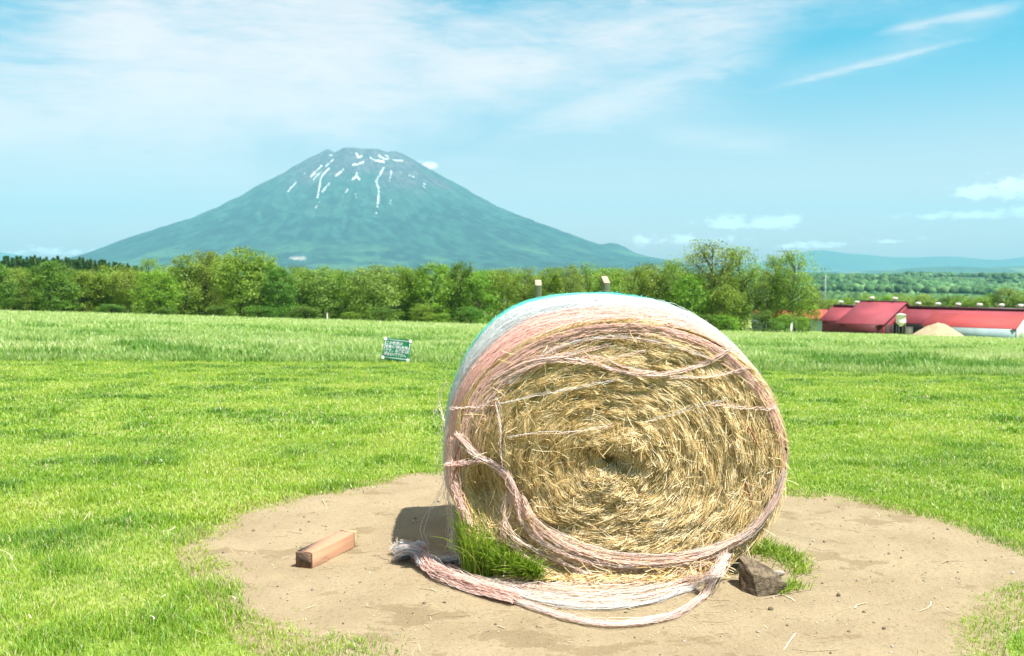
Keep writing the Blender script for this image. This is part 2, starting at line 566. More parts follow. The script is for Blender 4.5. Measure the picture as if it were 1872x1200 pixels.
LAWN = [(.09, .235, .016), (.225, .435, .026), (.37, .55, .040), (.48, .59, .085), (.60, .63, .21)]
mb = MB()
for (y0, y1, n, w0, h0) in ((3.2, 6.0, 260000, .0034, .031), (6.0, 9.5, 310000, .0052, .032), (9.5, 21.5, 430000, .0090, .034)):
    y = rng.uniform(y0, y1, n); x = rng.uniform(-1, 1, n) * (y * .62 + 1.5)
    e = in_dirt(x, y)
    pe = np.where(e < 0, 1.0, np.exp(-e / .07) * .45)
    patch = fbm(x * 1.6, y * 1.6, seed=5)
    bare = sstep(-.12, .12, -e + .4 * (fbm(x * 4, y * 4, seed=31) - .42))
    keep = (y < edge_y(x) + .5 + .8 * rng.random(n)) & (rng.random(n) < pe * (.16 + .84 * bare) * (.55 + .6 * sstep(.3, .6, fbm(x * 4, y * 4, seed=8))))
    x, y, e, patch = x[keep], y[keep], e[keep], patch[keep]
    n = len(x)
    tuft = sstep(.5, .75, fbm(x * 2.1, y * 2.1, seed=12))
    h = h0 * rng.uniform(.55, 1.25, n) * (1 + .9 * tuft) * (1 - .45 * np.exp(-np.maximum(-e, 0) / .12))
    band = .5 + .5 * np.sin((y + .25 * np.sin(x * .7)) * 2.2)
    f = .40 + .85 * (patch - .5) + .45 * (fbm(x * .55, y * .9, seed=77) - .5) - .24 * tuft + .10 * (band - .5) + rng.normal(0, .14, n) + .12 * np.exp(-np.maximum(-e, 0) / .4)
    rim = np.hypot(x - DC[0], y - DC[1]) - dirt_r(np.arctan2(y - DC[1], x - DC[0])) - .24
    zb = terr(x, y) + np.where(rim < 0, .004, -.004) + np.where(rim < -.35, .008, 0)
    cl_ = pal(f - .07 * sstep(7, 5, y), LAWN); dry = rng.random(n) < .05
    cl_[dry] = np.array((.86, .78, .46)) * rng.uniform(.6, 1.1, (dry.sum(), 1))
    blades(mb, x, y, zb, h, w0 * rng.uniform(.7, 1.3, n), cl_, lean=.9)
o = mb.build('lawn_grass', M_blade)
tag(o, 'short mown green lawn grass around the bare earth', 'grass', kind='stuff')

SGP = ground(726, 663)
MEAD = [(.11, .28, .03), (.24, .43, .07), (.40, .56, .15), (.53, .64, .26), (.63, .69, .36)]
mb = MB()
for (y0, y1, n, w0, h0, wd) in ((13.5, 24, 185000, .012, .17, 3), (24, 45, 200000, .022, .22, 6), (45, 90, 150000, .045, .26, 10), (90, 178, 125000, .09, .25, 16)):
    u = rng.uniform(0, 1, n); y = y0 + (y1 - y0) * u; x = rng.uniform(-1, 1, n) * (y * .72 + wd)
    keep = (y > edge_y(x) + .1 * rng.normal(0, 1, n)) & ~((np.abs(x - SGP[0]) < .26) & (y < SGP[1] - .02))
    x, y = x[keep], y[keep]; n = len(x)
    cl = fbm(x * .9, y * .9, seed=21); big = fbm(x * .13, y * .13, seed=22)
    tuft = sstep(.55, .75, fbm(x * .5, y * .5, seed=23))
    rise = .7 + .3 * sstep(-.1, .5, y - edge_y(x) + .6 * (fbm(x * 1.7, y * 1.7, seed=88) - .5))
    h = h0 * rng.uniform(.5, 1.15, n) * (.75 + .5 * cl + .5 * tuft) * rise
    broad = rng.random(n) < .22 * (y < 45)
    h = np.where(broad, h * .75, h); wm = np.where(broad, 2.6, 1.0)
    f = .52 - .16 * broad - .22 * np.exp(-np.maximum(y - edge_y(x), 0) / .35) + .6 * (cl - .5) + .5 * (big - .5) - .5 * tuft * (y < 60) + rng.normal(0, .19, n) + .10 * sstep(20, 90, y)  # blades darker beside the mown edge: shade at their base put into the colour
    blades(mb, x, y, terr(x, y) - .01, h, w0 * wm * rng.uniform(.6, 1.4, n), pal(f, MEAD), lean=.6)
# broad-leaved weeds along the mown edge
for (px, py, sp_, nb) in ((62, 655, .8, 160), (105, 650, .9, 260), (30, 652, .5, 90), (456, 656, .3, 90), (470, 640, .3, 60), (1250, 668, .6, 90), (712, 660, .12, 60), (738, 660, .12, 60), (560, 660, .7, 90), (880, 664, .6, 60), (1480, 676, .8, 120), (1380, 672, .5, 80), (340, 658, .6, 90), (1700, 676, .8, 120), (1560, 672, .6, 90), (1840, 612, 1.6, 200), (270, 640, .5, 60)):
    q = ground(px, py); n = nb
    x = q[0] + rng.normal(0, sp_, n); y = q[1] + .1 + np.abs(rng.normal(0, .2, n))
    blades(mb, x, y, terr(x, y) - .01, rng.uniform(.1, .3, n) * (1 if py > 630 else 2.4), rng.uniform(.018, .04, n) * (1 if py > 630 else 3), pal(rng.uniform(0, .35, n), MEAD), lean=.9)
# a few dandelion heads as bright flecks
n = 260
y = rng.uniform(15, 40, n); x = rng.uniform(-1, 1, n) * (y * .55 + 2); k = y > edge_y(x) + .2; x, y = x[k], y[k]; n = len(x)
blades(mb, x, y, terr(x, y) + .18, np.full(n, .05), np.full(n, .035), pal(rng.uniform(0, 1, n), [(.75, .6, .08), (.8, .8, .7)]), lean=.3)
o = mb.build('meadow_grass', M_blade)
tag(o, 'tall pale green meadow grass beyond the mown lawn', 'grass', kind='stuff')

# ------------------------------------------------------------------ straw litter and grit
mb = MB()
n = 1500
y = rng.uniform(3.3, 13, n) ** 1.0; x = rng.uniform(-1, 1, n) * (y * .55 + .8)
x[:70] = rng.normal(.5, .9, 70); y[:70] = rng.normal(4.75, .35, 70)
k = (rng.random(n) < np.where(in_dirt(x, y) > 0, .22, .62)); x, y = x[k], y[k]; n = len(x)
L = np.clip(rng.lognormal(-2.55, .65, n), .02, .28); a = rng.normal(0, .7, n)
zz = surf_z(x, y) + np.where(in_dirt(x, y) > 0, .006, .05)
t = np.linspace(-.5, .5, 4)
bend = rng.normal(0, .09, n)
PP = np.stack([x[:, None] + np.cos(a)[:, None] * L[:, None] * t - np.sin(a)[:, None] * (L * bend)[:, None] * (t * t * 4 - .5),
               y[:, None] + np.sin(a)[:, None] * L[:, None] * t + np.cos(a)[:, None] * (L * bend)[:, None] * (t * t * 4 - .5),
               zz[:, None] + (rng.normal(0, .08, n) * L)[:, None] * t], -1)
tg = unit(np.gradient(PP, axis=1)); sd = unit(np.cross(tg, np.array([0, .3, 1.0])))
cc = pal(rng.uniform(0, 1, n), [(.46, .36, .18), (.72, .62, .38), (.88, .82, .64)])
cc[rng.random(n) < .02] = (.45, .14, .07)
mb.ribbons(PP, rng.uniform(.003, .0065, n), sd, cc)
n = 3000
x = rng.normal(.5, 1.15, n); y = rng.normal(5.0, .75, n); k = in_dirt(x, y) > .02; x, y = x[k], y[k]; n = len(x)
L = np.clip(rng.lognormal(-4.3, .5, n), .006, .05); a = rng.uniform(0, 6.28, n); t = np.linspace(-.5, .5, 3)
PP = np.stack([x[:, None] + np.cos(a)[:, None] * L[:, None] * t, y[:, None] + np.sin(a)[:, None] * L[:, None] * t, dirt_z(x, y)[:, None] + .003 + 0 * L[:, None] * t], -1)
tg = unit(np.gradient(PP, axis=1)); sd = unit(np.cross(tg, np.array([0, .2, 1.0])))
mb.ribbons(PP, rng.uniform(.0016, .0036, n), sd, pal(rng.uniform(0, 1, n), [(.30, .22, .12), (.55, .44, .25), (.80, .72, .52)]))
tag(mb.build('straw_litter', M_litter), 'loose dry straw scattered over lawn and bare earth', 'straw', kind='stuff')

mb = MB()
n = 3200
y = rng.uniform(3.6, 6.8, n); x = rng.uniform(-2.2, 3.2, n); k = in_dirt(x, y) > .05; x, y = x[k], y[k]
zz = dirt_z(x, y)
ico = np.array([[0, 0, 1], [.9, 0, .45], [.28, .85, .45], [-.72, .53, .45], [-.72, -.53, .45], [.28, -.85, .45], [.72, .53, -.3], [-.28, .85, -.3], [-.9, 0, -.3], [-.28, -.85, -.3], [.72, -.53, -.3]])
icoT = [[0, 1, 2], [0, 2, 3], [0, 3, 4], [0, 4, 5], [0, 5, 1], [1, 6, 2], [2, 7, 3], [3, 8, 4], [4, 9, 5], [5, 10, 1], [2, 6, 7], [3, 7, 8], [4, 8, 9], [5, 9, 10], [1, 10, 6]]
for i in range(len(x)):
    r = min(.013, .0022 * math.exp(rng.normal(0, .68)))
    sc = r * rng.uniform(.6, 1.3, 3)
    mb.add(ico * sc * rng.uniform(.8, 1.2, (11, 1)) + [x[i], y[i], zz[i] + r * .1], None, icoT, pal(rng.random(1), [(.10, .075, .05), (.22, .17, .11), (.42, .38, .33)])[0])
tag(mb.build('grit', M_stone), 'small dark stones and crumbs on the bare earth', 'gravel', kind='stuff')
# ------------------------------------------------------------------ the hay bale
YF, LEN = 5.05, 1.25
c0 = at_y(1112, 838, YF)[[0, 2]]
front_px = [(836, 800), (848, 752), (878, 695), (938, 645), (1020, 608), (1110, 592), (1190, 594), (1270, 612), (1330, 642), (1380, 690), (1415, 740),
            (1434, 800), (1436, 850), (1425, 905), (1400, 952), (1365, 990), (1320, 1020), (1250, 1044), (1150, 1058), (1050, 1060), (985, 1054),
            (930, 1040), (882, 1000), (850, 945), (832, 870)]
F_r = polar_fn(np.array([at_y(px, py, YF)[[0, 2]] for px, py in front_px]), c0)
back_px = [(836, 700, 6.2), (862, 640, 6.3), (900, 591, 6.3), (950, 557, 6.3), (1000, 546, 6.3), (1060, 541, 6.3), (1130, 543, 6.25), (1230, 563, 5.9), (1300, 596, 5.6),
           (1360, 641, 5.4), (1400, 690, 5.3), (1427, 745, 5.2), (1440, 800, 5.2), (1440, 860, 5.2), (1426, 915, 5.2), (813, 900, 5.5), (813, 800, 5.6), (822, 740, 5.9)]
bp_ = [at_y(*p)[[0, 2]] for p in back_px] + [np.array(q) for q in ((1.26, .14), (1.1, .03), (.9, .0), (.5, -.01), (.1, .0), (-.1, .06), (-.27, .24))]
B_r = polar_fn(np.array(bp_), c0)


def smooth_r(fn):
    a = np.linspace(-math.pi, math.pi, 720, endpoint=False)
    v = fn(a); k = np.hanning(41); k /= k.sum()
    v = np.convolve(np.concatenate([v[-20:], v, v[:20]]), k, 'valid')
    A = np.concatenate([a - 2 * math.pi, a, a + 2 * math.pi]); VV = np.tile(v, 3)
    return lambda x: np.interp((np.asarray(x) + math.pi) % (2 * math.pi) - math.pi, A, VV)


F_r, B_r = smooth_r(F_r), smooth_r(B_r)


def body_r(th, s):
    t = 1 - (1 - np.clip(np.asarray(s) / .7, 0, 1)) ** 2
    r = F_r(th) * (1 - t) + B_r(th) * t
    r = r * (1 + .012 * (fbm(np.cos(th) * 3 + 7, np.sin(th) * 3, np.asarray(s) * 5, seed=41) - .5) * 2)
    return r - .05 * sstep(.985, 1.0, s)


def sag(Z):
    q = (c0[1] - np.asarray(Z, float)) / .62
    return -.11 * np.clip(q, 0, 1) ** 1.3 + .03 * np.clip(-q, 0, 1)


def body_p(th, s, off=0.0):
    r = body_r(th, s) + off
    s = np.asarray(s)
    return np.stack([c0[0] + r * np.cos(th), YF + LEN * s + sag(c0[1] + r * np.sin(th)) * np.clip(1 - s * 2.5, 0, 1) ** 2 + 0 * r, np.maximum(c0[1] + r * np.sin(th), .006 + 0 * r)], -1)


def _xz(px, py): return at_y(px, py, YF)[[0, 2]]


REC, LIP, DISH = _xz(886, 905), _xz(985, 880), _xz(1118, 838)


def face_y(X, Z, rho):
    X = np.asarray(X, float); Z = np.asarray(Z, float)
    y = YF + sag(Z) - .05 * (1 - rho ** 3) - .05 * (fbm(X * 4.2, Z * 4.2, seed=51) - .5) - .03 * (fbm(X * 12, Z * 12, seed=52) - .5)
    a_ = np.arctan2(Z - c0[1], X - c0[0])
    y = y + .05 * (fbm(np.cos(a_) * (3 + 3 * rho), np.sin(a_) * (3 + 3 * rho), rho * 26, seed=57) - .5) * np.clip(rho * 4, 0, 1)
    y = y + .06 * np.exp(-(((X - DISH[0] - .03) / .09) ** 2 + ((Z - DISH[1] + .005 + .25 * (X - DISH[0])) / .035) ** 2)) - .05 * np.exp(-(((X - DISH[0]) / .22) ** 2 + ((Z - DISH[1] - .10) / .07) ** 2)) - .03 * np.exp(-(((X - DISH[0] + .08) / .14) ** 2 + ((Z - DISH[1] + .09) / .06) ** 2))
    y = y + .13 * np.exp(-(((X - REC[0]) / .11) ** 2 + ((Z - REC[1]) / .14) ** 2))
    y = y - .035 * np.exp(-(((X - LIP[0]) / .16) ** 2 + ((Z - LIP[1]) / .25) ** 2))
    y = YF + sag(Z) + (y - YF - sag(Z)) * (1 - np.clip(rho, 0, 1) ** 10)
    y = y 
    return y


def face_p(th, rho, off=0.0):
    r = F_r(th) * rho
    X, Z = c0[0] + r * np.cos(th), c0[1] + r * np.sin(th)
    return np.stack([X, face_y(X, Z, rho) - off, np.maximum(Z, .008)], -1)


def rho_at(X, Z):
    return np.hypot(X - c0[0], Z - c0[1]) / F_r(np.arctan2(Z - c0[1], X - c0[0]))


BALE = thing('hay_bale', 'large round hay bale wrapped in pink, white and green netting on bare earth', 'hay bale', (0.55, 5.65, 0))
BOFF = np.array([0.55, 5.65, 0])


def bchild(mb, name, mats, smooth=False, parent=None):
    for v in mb.V: v -= BOFF
    return mb.build(name, mats, parent or BALE, smooth)


def ring_grid(fn, na, ss_):
    th = np.linspace(-math.pi, math.pi, na, endpoint=False)
    S, T_ = np.meshgrid(ss_, th, indexing='ij')
    V = fn(T_, S).reshape(-1, 3); nr = len(ss_)
    ii, jj = np.meshgrid(np.arange(nr - 1), np.arange(na), indexing='ij')
    Q = np.stack([ii * na + jj, ii * na + (jj + 1) % na, (ii + 1) * na + (jj + 1) % na, (ii + 1) * na + jj], -1).reshape(-1, 4)
    return V, Q, T_.reshape(-1), S.reshape(-1)


STRAW = [(.16, .088, .026), (.50, .32, .10), (.87, .61, .24), (1.05, .81, .44), (1.10, .97, .70)]
mb = MB()
V, Q, T_, S_ = ring_grid(lambda t, s: body_p(t, s, -.012), 260, np.linspace(0, 1, 26))
mb.add(V, Q, None, (.42, .30, .12), 0)
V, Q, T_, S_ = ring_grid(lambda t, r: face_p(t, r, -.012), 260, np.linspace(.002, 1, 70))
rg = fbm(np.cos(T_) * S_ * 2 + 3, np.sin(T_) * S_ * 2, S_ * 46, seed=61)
mb.add(V, Q, None, pal(.15 + .6 * rg, STRAW[:4]) * .33, 0)  # core colour darkened to paint shade into the gaps between straws
V, Q, T_, S_ = ring_grid(lambda t, r: np.stack([c0[0] + body_r(t, 1.0) * r * np.cos(t), YF + LEN + .05 * (1 - r ** 2), np.maximum(.006, c0[1] + body_r(t, 1.0) * r * np.sin(t))], -1), 120, np.linspace(.01, 1, 12))
mb.add(V, Q[:, ::-1], None, (.40, .28, .11), 0)


def strands(n, K, rho, th0, L, lift0, lift1, drift, width, f, wig=.004, skew=0.0):
    k = np.linspace(0, 1, K)[None, :]
    Rm = F_r(th0) * np.maximum(rho, .05)
    dth = -(L / Rm)[:, None] * k * (1 - .15 * k)
    dth = np.clip(dth, -2.2, 2.2)
    r = rho[:, None] + drift[:, None] * k + skew * k ** 2
    r = np.clip(r, .004, 1.03)
    off = lift0[:, None] * (1 - k) + lift1[:, None] * k ** 1.8 + wig * np.sin(k * rng.uniform(3, 9, (n, 1)) + rng.uniform(0, 6, (n, 1)))
    th = th0[:, None] + dth + (rng.normal(0, .004, (n, 1)) * np.sin(k * 7))
    P = face_p(th, r, off)
    tg = unit(np.gradient(P, axis=1))
    ref = unit(np.stack([rng.normal(.15, .6, n), np.full(n, -.75), rng.normal(.45, .6, n)], -1))[:, None, :]
    sd = unit(np.cross(tg, np.broadcast_to(ref, P.shape)))
    W = width[:, None] * np.interp(k[0], [0, .15, .7, 1], [.7, 1, .9, .35])[None, :]
    c = pal(f, STRAW)
    c = c[:, None, :] * (1 + .12 * (k[..., None] - .5))
    return P, W, sd, c


# packed layers following the roll
n = 48000
rho = np.sqrt(rng.uniform(0.0004, 1.0, n)); t0 = rng.uniform(-math.pi, math.pi, n)
lay = fbm(np.cos(t0) * rho * 3, np.sin(t0) * rho * 3, rho * 40, seed=71)
f = .06 + .95 * lay + rng.normal(0, .26, n)
out_ = fbm(np.cos(t0) * rho * 9, np.sin(t0) * rho * 9, rho * 25, seed=72)
P, W, sd, c = strands(n, 6, rho, t0, rng.uniform(.06, .27, n) * np.clip(rho * 2.2, .3, 1), -.012 + .012 * rng.random(n), .002 + .045 * np.clip(out_ - .3, 0, 1) * rng.uniform(.2, 1.5, n), rng.normal(.004, .017, n) + .16 * (fbm(np.cos(t0) * rho * 5 + 9, np.sin(t0) * rho * 5, seed=74) - .5), rng.uniform(.0014, .0029, n), f)
mb.ribbons(P, W, sd, c, 1)
# longer tufts that stand out of the face in locks
nl = 900; per = 9
lr = np.sqrt(rng.uniform(.004, .97, nl)); lt = rng.uniform(-math.pi, math.pi, nl)
rho = np.repeat(lr, per) + rng.normal(0, .011, nl * per); t0 = np.repeat(lt, per) + rng.normal(0, .02, nl * per) / np.repeat(lr, per)
rho = np.clip(rho, .02, .99)
up = np.repeat(rng.uniform(.008, .042, nl), per) * rng.uniform(.7, 1.2, nl * per)
f = np.repeat(rng.normal(.62, .15, nl), per) + rng.normal(0, .12, nl * per)
P, W, sd, c = strands(nl * per, 7, rho, t0, np.repeat(rng.uniform(.09, .26, nl), per) * np.clip(rho * 2, .3, 1), np.full(nl * per, -.008), up, np.repeat(rng.normal(.0, .05, nl), per) + rng.normal(0, .012, nl * per), rng.uniform(.0014, .0030, nl * per), f)
mb.ribbons(P, W, sd, c, 1)
# chaff: short broken bits matted over the face
n = 8000
rho = np.sqrt(rng.uniform(.001, .99, n)); t0 = rng.uniform(-math.pi, math.pi, n)
base = face_p(t0, rho, rng.uniform(-.004, .020, n)); a = t0 - math.pi / 2 + rng.normal(0, .9, n); L = rng.uniform(.008, .04, n)
k = np.linspace(0, 1, 3)[None, :]
P = np.stack([base[:, 0:1] + (np.cos(a) * L)[:, None] * k, base[:, 1:2] - rng.uniform(-.004, .012, (n, 1)) * k, np.maximum(.01, base[:, 2:3] + (np.sin(a) * L)[:, None] * k)], -1)
tg = unit(np.gradient(P, axis=1)); sd = unit(np.cross(tg, unit(np.array([.1, -.7, .6]) + rng.normal(0, .5, (n, 1, 3)))))
mb.ribbons(P, rng.uniform(.0014, .0034, n), sd, pal(rng.normal(.42, .26, n), STRAW), 1)
# untidy single stalks lying across the face
n = 800
rho = np.sqrt(rng.uniform(.01, .97, n)); t0 = rng.uniform(-math.pi, math.pi, n)
base = face_p(t0, rho, rng.uniform(.006, .022, n))
a = np.where(rng.random(n) < .5, rng.uniform(0, 2 * math.pi, n), t0 - math.pi / 2 + rng.normal(0, .5, n)); L = rng.uniform(.03, .13, n)
k = np.linspace(0, 1, 6)[None, :]
b1 = rng.normal(0, .5, n)
ang = a[:, None] + b1[:, None] * k
dx = np.cumsum(np.cos(ang), 1) / 6 * L[:, None]; dz = np.cumsum(np.sin(ang), 1) / 6 * L[:, None]
P = np.stack([base[:, 0:1] + dx, base[:, 1:2] - rng.uniform(0, .035, (n, 1)) * k, np.maximum(.01, base[:, 2:3] + dz)], -1)
tg = unit(np.gradient(P, axis=1)); sd = unit(np.cross(tg, np.array([0, -1.0, .2])))
mb.ribbons(P, rng.uniform(.0018, .0036, n), sd, pal(rng.normal(.74, .18, n), STRAW), 1)
# loose hay hanging from the lower edge and lying at the foot
n = 3400
t0 = rng.uniform(-2.25, -.75, n); rho = rng.uniform(.86, 1.0, n)
base = face_p(t0, rho, rng.uniform(.0, .03, n))
L = rng.uniform(.05, .17, n); a = rng.normal(0, .75, n) - .2
k = np.linspace(0, 1, 7)[None, :]
fl = np.clip(1.3 - .8 * np.abs(t0 + 1.5) / .75, .15, 1)
P = np.stack([base[:, 0:1] + np.sin(a)[:, None] * L[:, None] * k, base[:, 1:2] - (fl * L * rng.uniform(.2, .9, n))[:, None] * k,
              base[:, 2:3] - (L * np.cos(a) * fl)[:, None] * k * (.5 + .5 * k) + rng.normal(0, .012, (n, 1)) * k], -1)
P[:, :, 2] = np.maximum(P[:, :, 2], dirt_z(P[:, :, 0], P[:, :, 1]) + .006 + .03 * rng.random((n, 1)) * k)
tg = unit(np.gradient(P, axis=1)); sd = unit(np.cross(tg, np.array([0, -.7, .6]) + rng.normal(0, .4, (n, 1, 3))))
mb.ribbons(P, rng.uniform(.002, .0042, n), sd, pal(rng.normal(.58, .22, n), STRAW), 1)
n = 420
x_ = rng.normal(.42, .26, n); y_ = YF - .02 - np.abs(rng.normal(0, .085, n)); a = rng.uniform(0, 6.28, n); L = rng.uniform(.03, .13, n)
k = np.linspace(-.5, .5, 5)[None, :]
P = np.stack([x_[:, None] + np.cos(a)[:, None] * L[:, None] * k, y_[:, None] + np.sin(a)[:, None] * L[:, None] * k, dirt_z(x_, y_)[:, None] + .008 + .02 * rng.random((n, 1)) + rng.normal(0, .25, (n, 1)) * L[:, None] * np.abs(k)], -1)
P[:, :, 2] = np.maximum(P[:, :, 2], dirt_z(P[:, :, 0], P[:, :, 1]) + .004)
tg = unit(np.gradient(P, axis=1)); sd = unit(np.cross(tg, np.array([0, -.3, 1.0]) + rng.normal(0, .3, (n, 1, 3))))
mb.ribbons(P, rng.uniform(.002, .004, n), sd, pal(rng.normal(.7, .2, n), STRAW), 1)
# a few rusty dock stalks
for (p0, p1) in (((1365, 778), (1384, 818)), ((1339, 805), (1352, 870)), ((1360, 880), (1372, 925)), ((1094, 800), (1122, 797)), ((1040, 832), (1056, 838)), ((1018, 688), (1006, 700)), ((845, 800), (832, 838)), ((838, 840), (828, 880))):
    q0, q1 = _xz(*p0), _xz(*p1)
    pts = [q0 + (q1 - q0) * t for t in np.linspace(0, 1, 6)]
    P = np.array([[p[0], float(face_y(p[0], p[1], .8)) - .02 + .004 * math.sin(i * 2.1), p[1]] for i, p in enumerate(pts)])
    mb.tube(P, np.linspace(.005, .002, 6), 5, (.30, .06, .02), mi=1)
# straw showing round the shoulder where the wrap is thin
n = 1300
t0 = rng.uniform(-math.pi, math.pi, n); s0 = rng.uniform(.0, .11, n) ** 1.0
k = np.linspace(0, 1, 6)[None, :]
th = t0[:, None] - rng.uniform(.05, .28, (n, 1)) * k; s_ = np.clip(s0[:, None] + rng.normal(0, .02, (n, 1)) * k, 0, 1)
P = body_p(th, s_, .001 + .012 * rng.random((n, 1)) * k)
tg = unit(np.gradient(P, axis=1)); sd = unit(np.cross(tg, np.stack([np.cos(th), 0 * th - .5, np.sin(th)], -1) + rng.normal(0, .4, (n, 1, 3))))
mb.ribbons(P, rng.uniform(.0016, .0034, n), sd, pal(rng.normal(.55, .22, n), STRAW), 1)
bchild(mb, 'hay_roll', [M_hay_core, M_straw])

# --- netting stretched round the roll
PINK, WHITE, TEAL = np.array((1.14, .76, .66)), np.array((.80, .85, .85)), np.array((.16, .86, .74))


def net_col(s, th, jit=0.0):
    s = np.asarray(s) + .05 * (fbm(np.cos(th) * 2, np.sin(th) * 2, seed=81) - .5) + jit
    a = sstep(.19, .26, s)[..., None]; b_ = sstep(.66, .70, s)[..., None]
    return PINK * (1 - a) * (1 - b_) + WHITE * a * (1 - b_) + TEAL * b_


mb = MB()
s_go = lambda t: .006 + .09 * sstep(.42, .75, fbm(np.cos(t) * 3.1 + 4, np.sin(t) * 3.1, seed=84)) + .05 * sstep(.35, .8, fbm(np.cos(t) * 22, np.sin(t) * 22, seed=85))
V, Q, T_, S_ = ring_grid(lambda t, s: body_p(t, s_go(t) + (1 - s_go(t)) * s, .003 + .006 * fbm(np.cos(t) * 14, np.sin(t) * 14, s * 30, seed=83)), 420, np.linspace(0, 1.0, 64))
mb.add(V, Q, None, net_col(S_, T_, rng.normal(0, .01, len(S_))) * rng.uniform(.82, 1.0, (len(S_), 1)), 0)
n = 8500
s0 = np.where(rng.random(n) < .45, rng.uniform(.005, .33, n), rng.uniform(.03, .995, n)); t0 = rng.uniform(-math.pi, math.pi, n)
# thin where the wrap has slipped off the lower front edge
K = 26; k = np.linspace(0, 1, K)[None, :]
arc = rng.uniform(.25, 1.1, n)
th = t0[:, None] + arc[:, None] * k
s = s0[:, None] + rng.normal(0, .012, (n, 1)) * (k - .5) * 2 + .006 * np.sin(k * rng.uniform(8, 40, (n, 1)) + rng.uniform(0, 6, (n, 1)))
s = np.clip(s, .002, 1.0)
P = body_p(th, s, .006 + rng.exponential(.0035, (n, 1)) * np.sin(math.pi * k)) + rng.normal(0, .0022, (n, K, 3)) * [1, 2, 1]
tg = unit(np.gradient(P, axis=1))
nrm = np.stack([np.cos(th), np.full_like(th, -.25), np.sin(th)], -1) + rng.normal(0, .35, (n, 1, 3))
sd = unit(np.cross(tg, nrm))
cc = net_col(s0, t0, rng.normal(0, .015, n)) * rng.uniform(.75, 1.08, (n, 1))
thin_ = (s0 < .06) & (np.cos(t0 + arc / 2) > .1) & (np.sin(t0 + arc / 2) < .35) & (rng.random(n) < .75)
P[thin_, :, 2] -= 0; keep_ = ~thin_; P, sd, cc, n = P[keep_], sd[keep_], cc[keep_], int(keep_.sum())
mb.ribbons(P, rng.uniform(.0016, .0034, n), sd, np.clip(cc, 0, 1.25), 1)
# pink strands slipping over the front edge on to the face
n = 340
t0 = rng.uniform(.15, 3.0, n); arc = rng.uniform(.3, 1.2, n); th = t0[:, None] + arc[:, None] * (k - .3)
wob = .5 + .5 * np.sin(th * 2.3 + 1.1)
inn = np.clip(.995 - rng.exponential(1, (n, 1)) * (.022 + .04 * sstep(1.4, 2.4, th)) - .02 * np.sin(math.pi * k) * rng.random((n, 1)), .82, 1.0)
P = face_p(th, inn, .012 + .012 * rng.random((n, 1)))
tg = unit(np.gradient(P, axis=1)); sd = unit(np.cross(tg, np.array([0, -1.0, .3]) + rng.normal(0, .3, (n, 1, 3))))
P = P + rng.normal(0, .0028, P.shape)
keep = th.max(1) < 3.35
mb.ribbons(P[keep], rng.uniform(.0016, .003, keep.sum()), sd[keep], PINK * rng.uniform(.75, 1.08, (keep.sum(), 1)), 1)
# frizz along the silhouette
n = 1300
t0 = np.concatenate([rng.uniform(.35, 2.2, n // 2), rng.uniform(2.2, 3.5, n - n // 2)]); s0 = rng.uniform(.05, .98, n)
base = body_p(t0, s0, .004); L = np.minimum(rng.exponential(.016, n) + .006, np.where(t0 < 2.2, .035, .09))
ph = rng.uniform(0, 6.28, (n, 1)); turn = rng.normal(0, 4.0, (n, 1))
kk = np.linspace(0, 1, 8)[None, :]
a1 = t0[:, None] + math.pi / 2 * np.sign(rng.normal(0, 1, (n, 1))) * .75 + turn * kk
dX = np.cumsum(np.cos(a1), 1) / 8 * L[:, None]; dZ = np.cumsum(np.sin(a1), 1) / 8 * L[:, None]
P = np.stack([base[:, 0:1] + dX, base[:, 1:2] + .3 * L[:, None] * np.sin(ph + 4 * kk), base[:, 2:3] + dZ], -1)
P[:, :, 2] = np.maximum(P[:, :, 2], .02)
tg = unit(np.gradient(P, axis=1)); sd = unit(np.cross(tg, np.array([0, -1.0, .1])))
mb.ribbons(P, rng.uniform(.0010, .0018, n), sd, net_col(s0, t0), 1)
NETW = bchild(mb, 'net_wrap', [M_netskin, M_net])


# --- torn netting hanging over the face and lying on the earth
def face_px(px, py, off):
    q = _xz(px, py)
    for _ in range(3):
        y = float(face_y(q[0], q[1], min(1.0, float(rho_at(q[0], q[1]))))) - off
        q = at_y(px, py, y)[[0, 2]]
    return np.array([q[0], y, max(q[1], .012)])


def resample(pts, K):
    pts = np.asarray(pts, float)
    # Catmull-Rom through the points
    P = np.vstack([2 * pts[0] - pts[1], pts, 2 * pts[-1] - pts[-2]])
    out = []
    m_ = len(pts) - 1
    for t in np.linspace(0, m_ - 1e-6, K):
        i = int(t); u = t - i
        a, b_, c, d = P[i], P[i + 1], P[i + 2], P[i + 3]
        out.append(.5 * ((2 * b_) + (c - a) * u + (2 * a - 5 * b_ + 4 * c - d) * u * u + (3 * b_ - a - 3 * c + d) * u ** 3))
    return np.array(out)


def crinkle(n, K, sig):
    q = rng.normal(0, sig, (n, K, 3))
    q[:, 1:-1] = .25 * q[:, :-2] + .5 * q[:, 1:-1] + .25 * q[:, 2:]
    return q


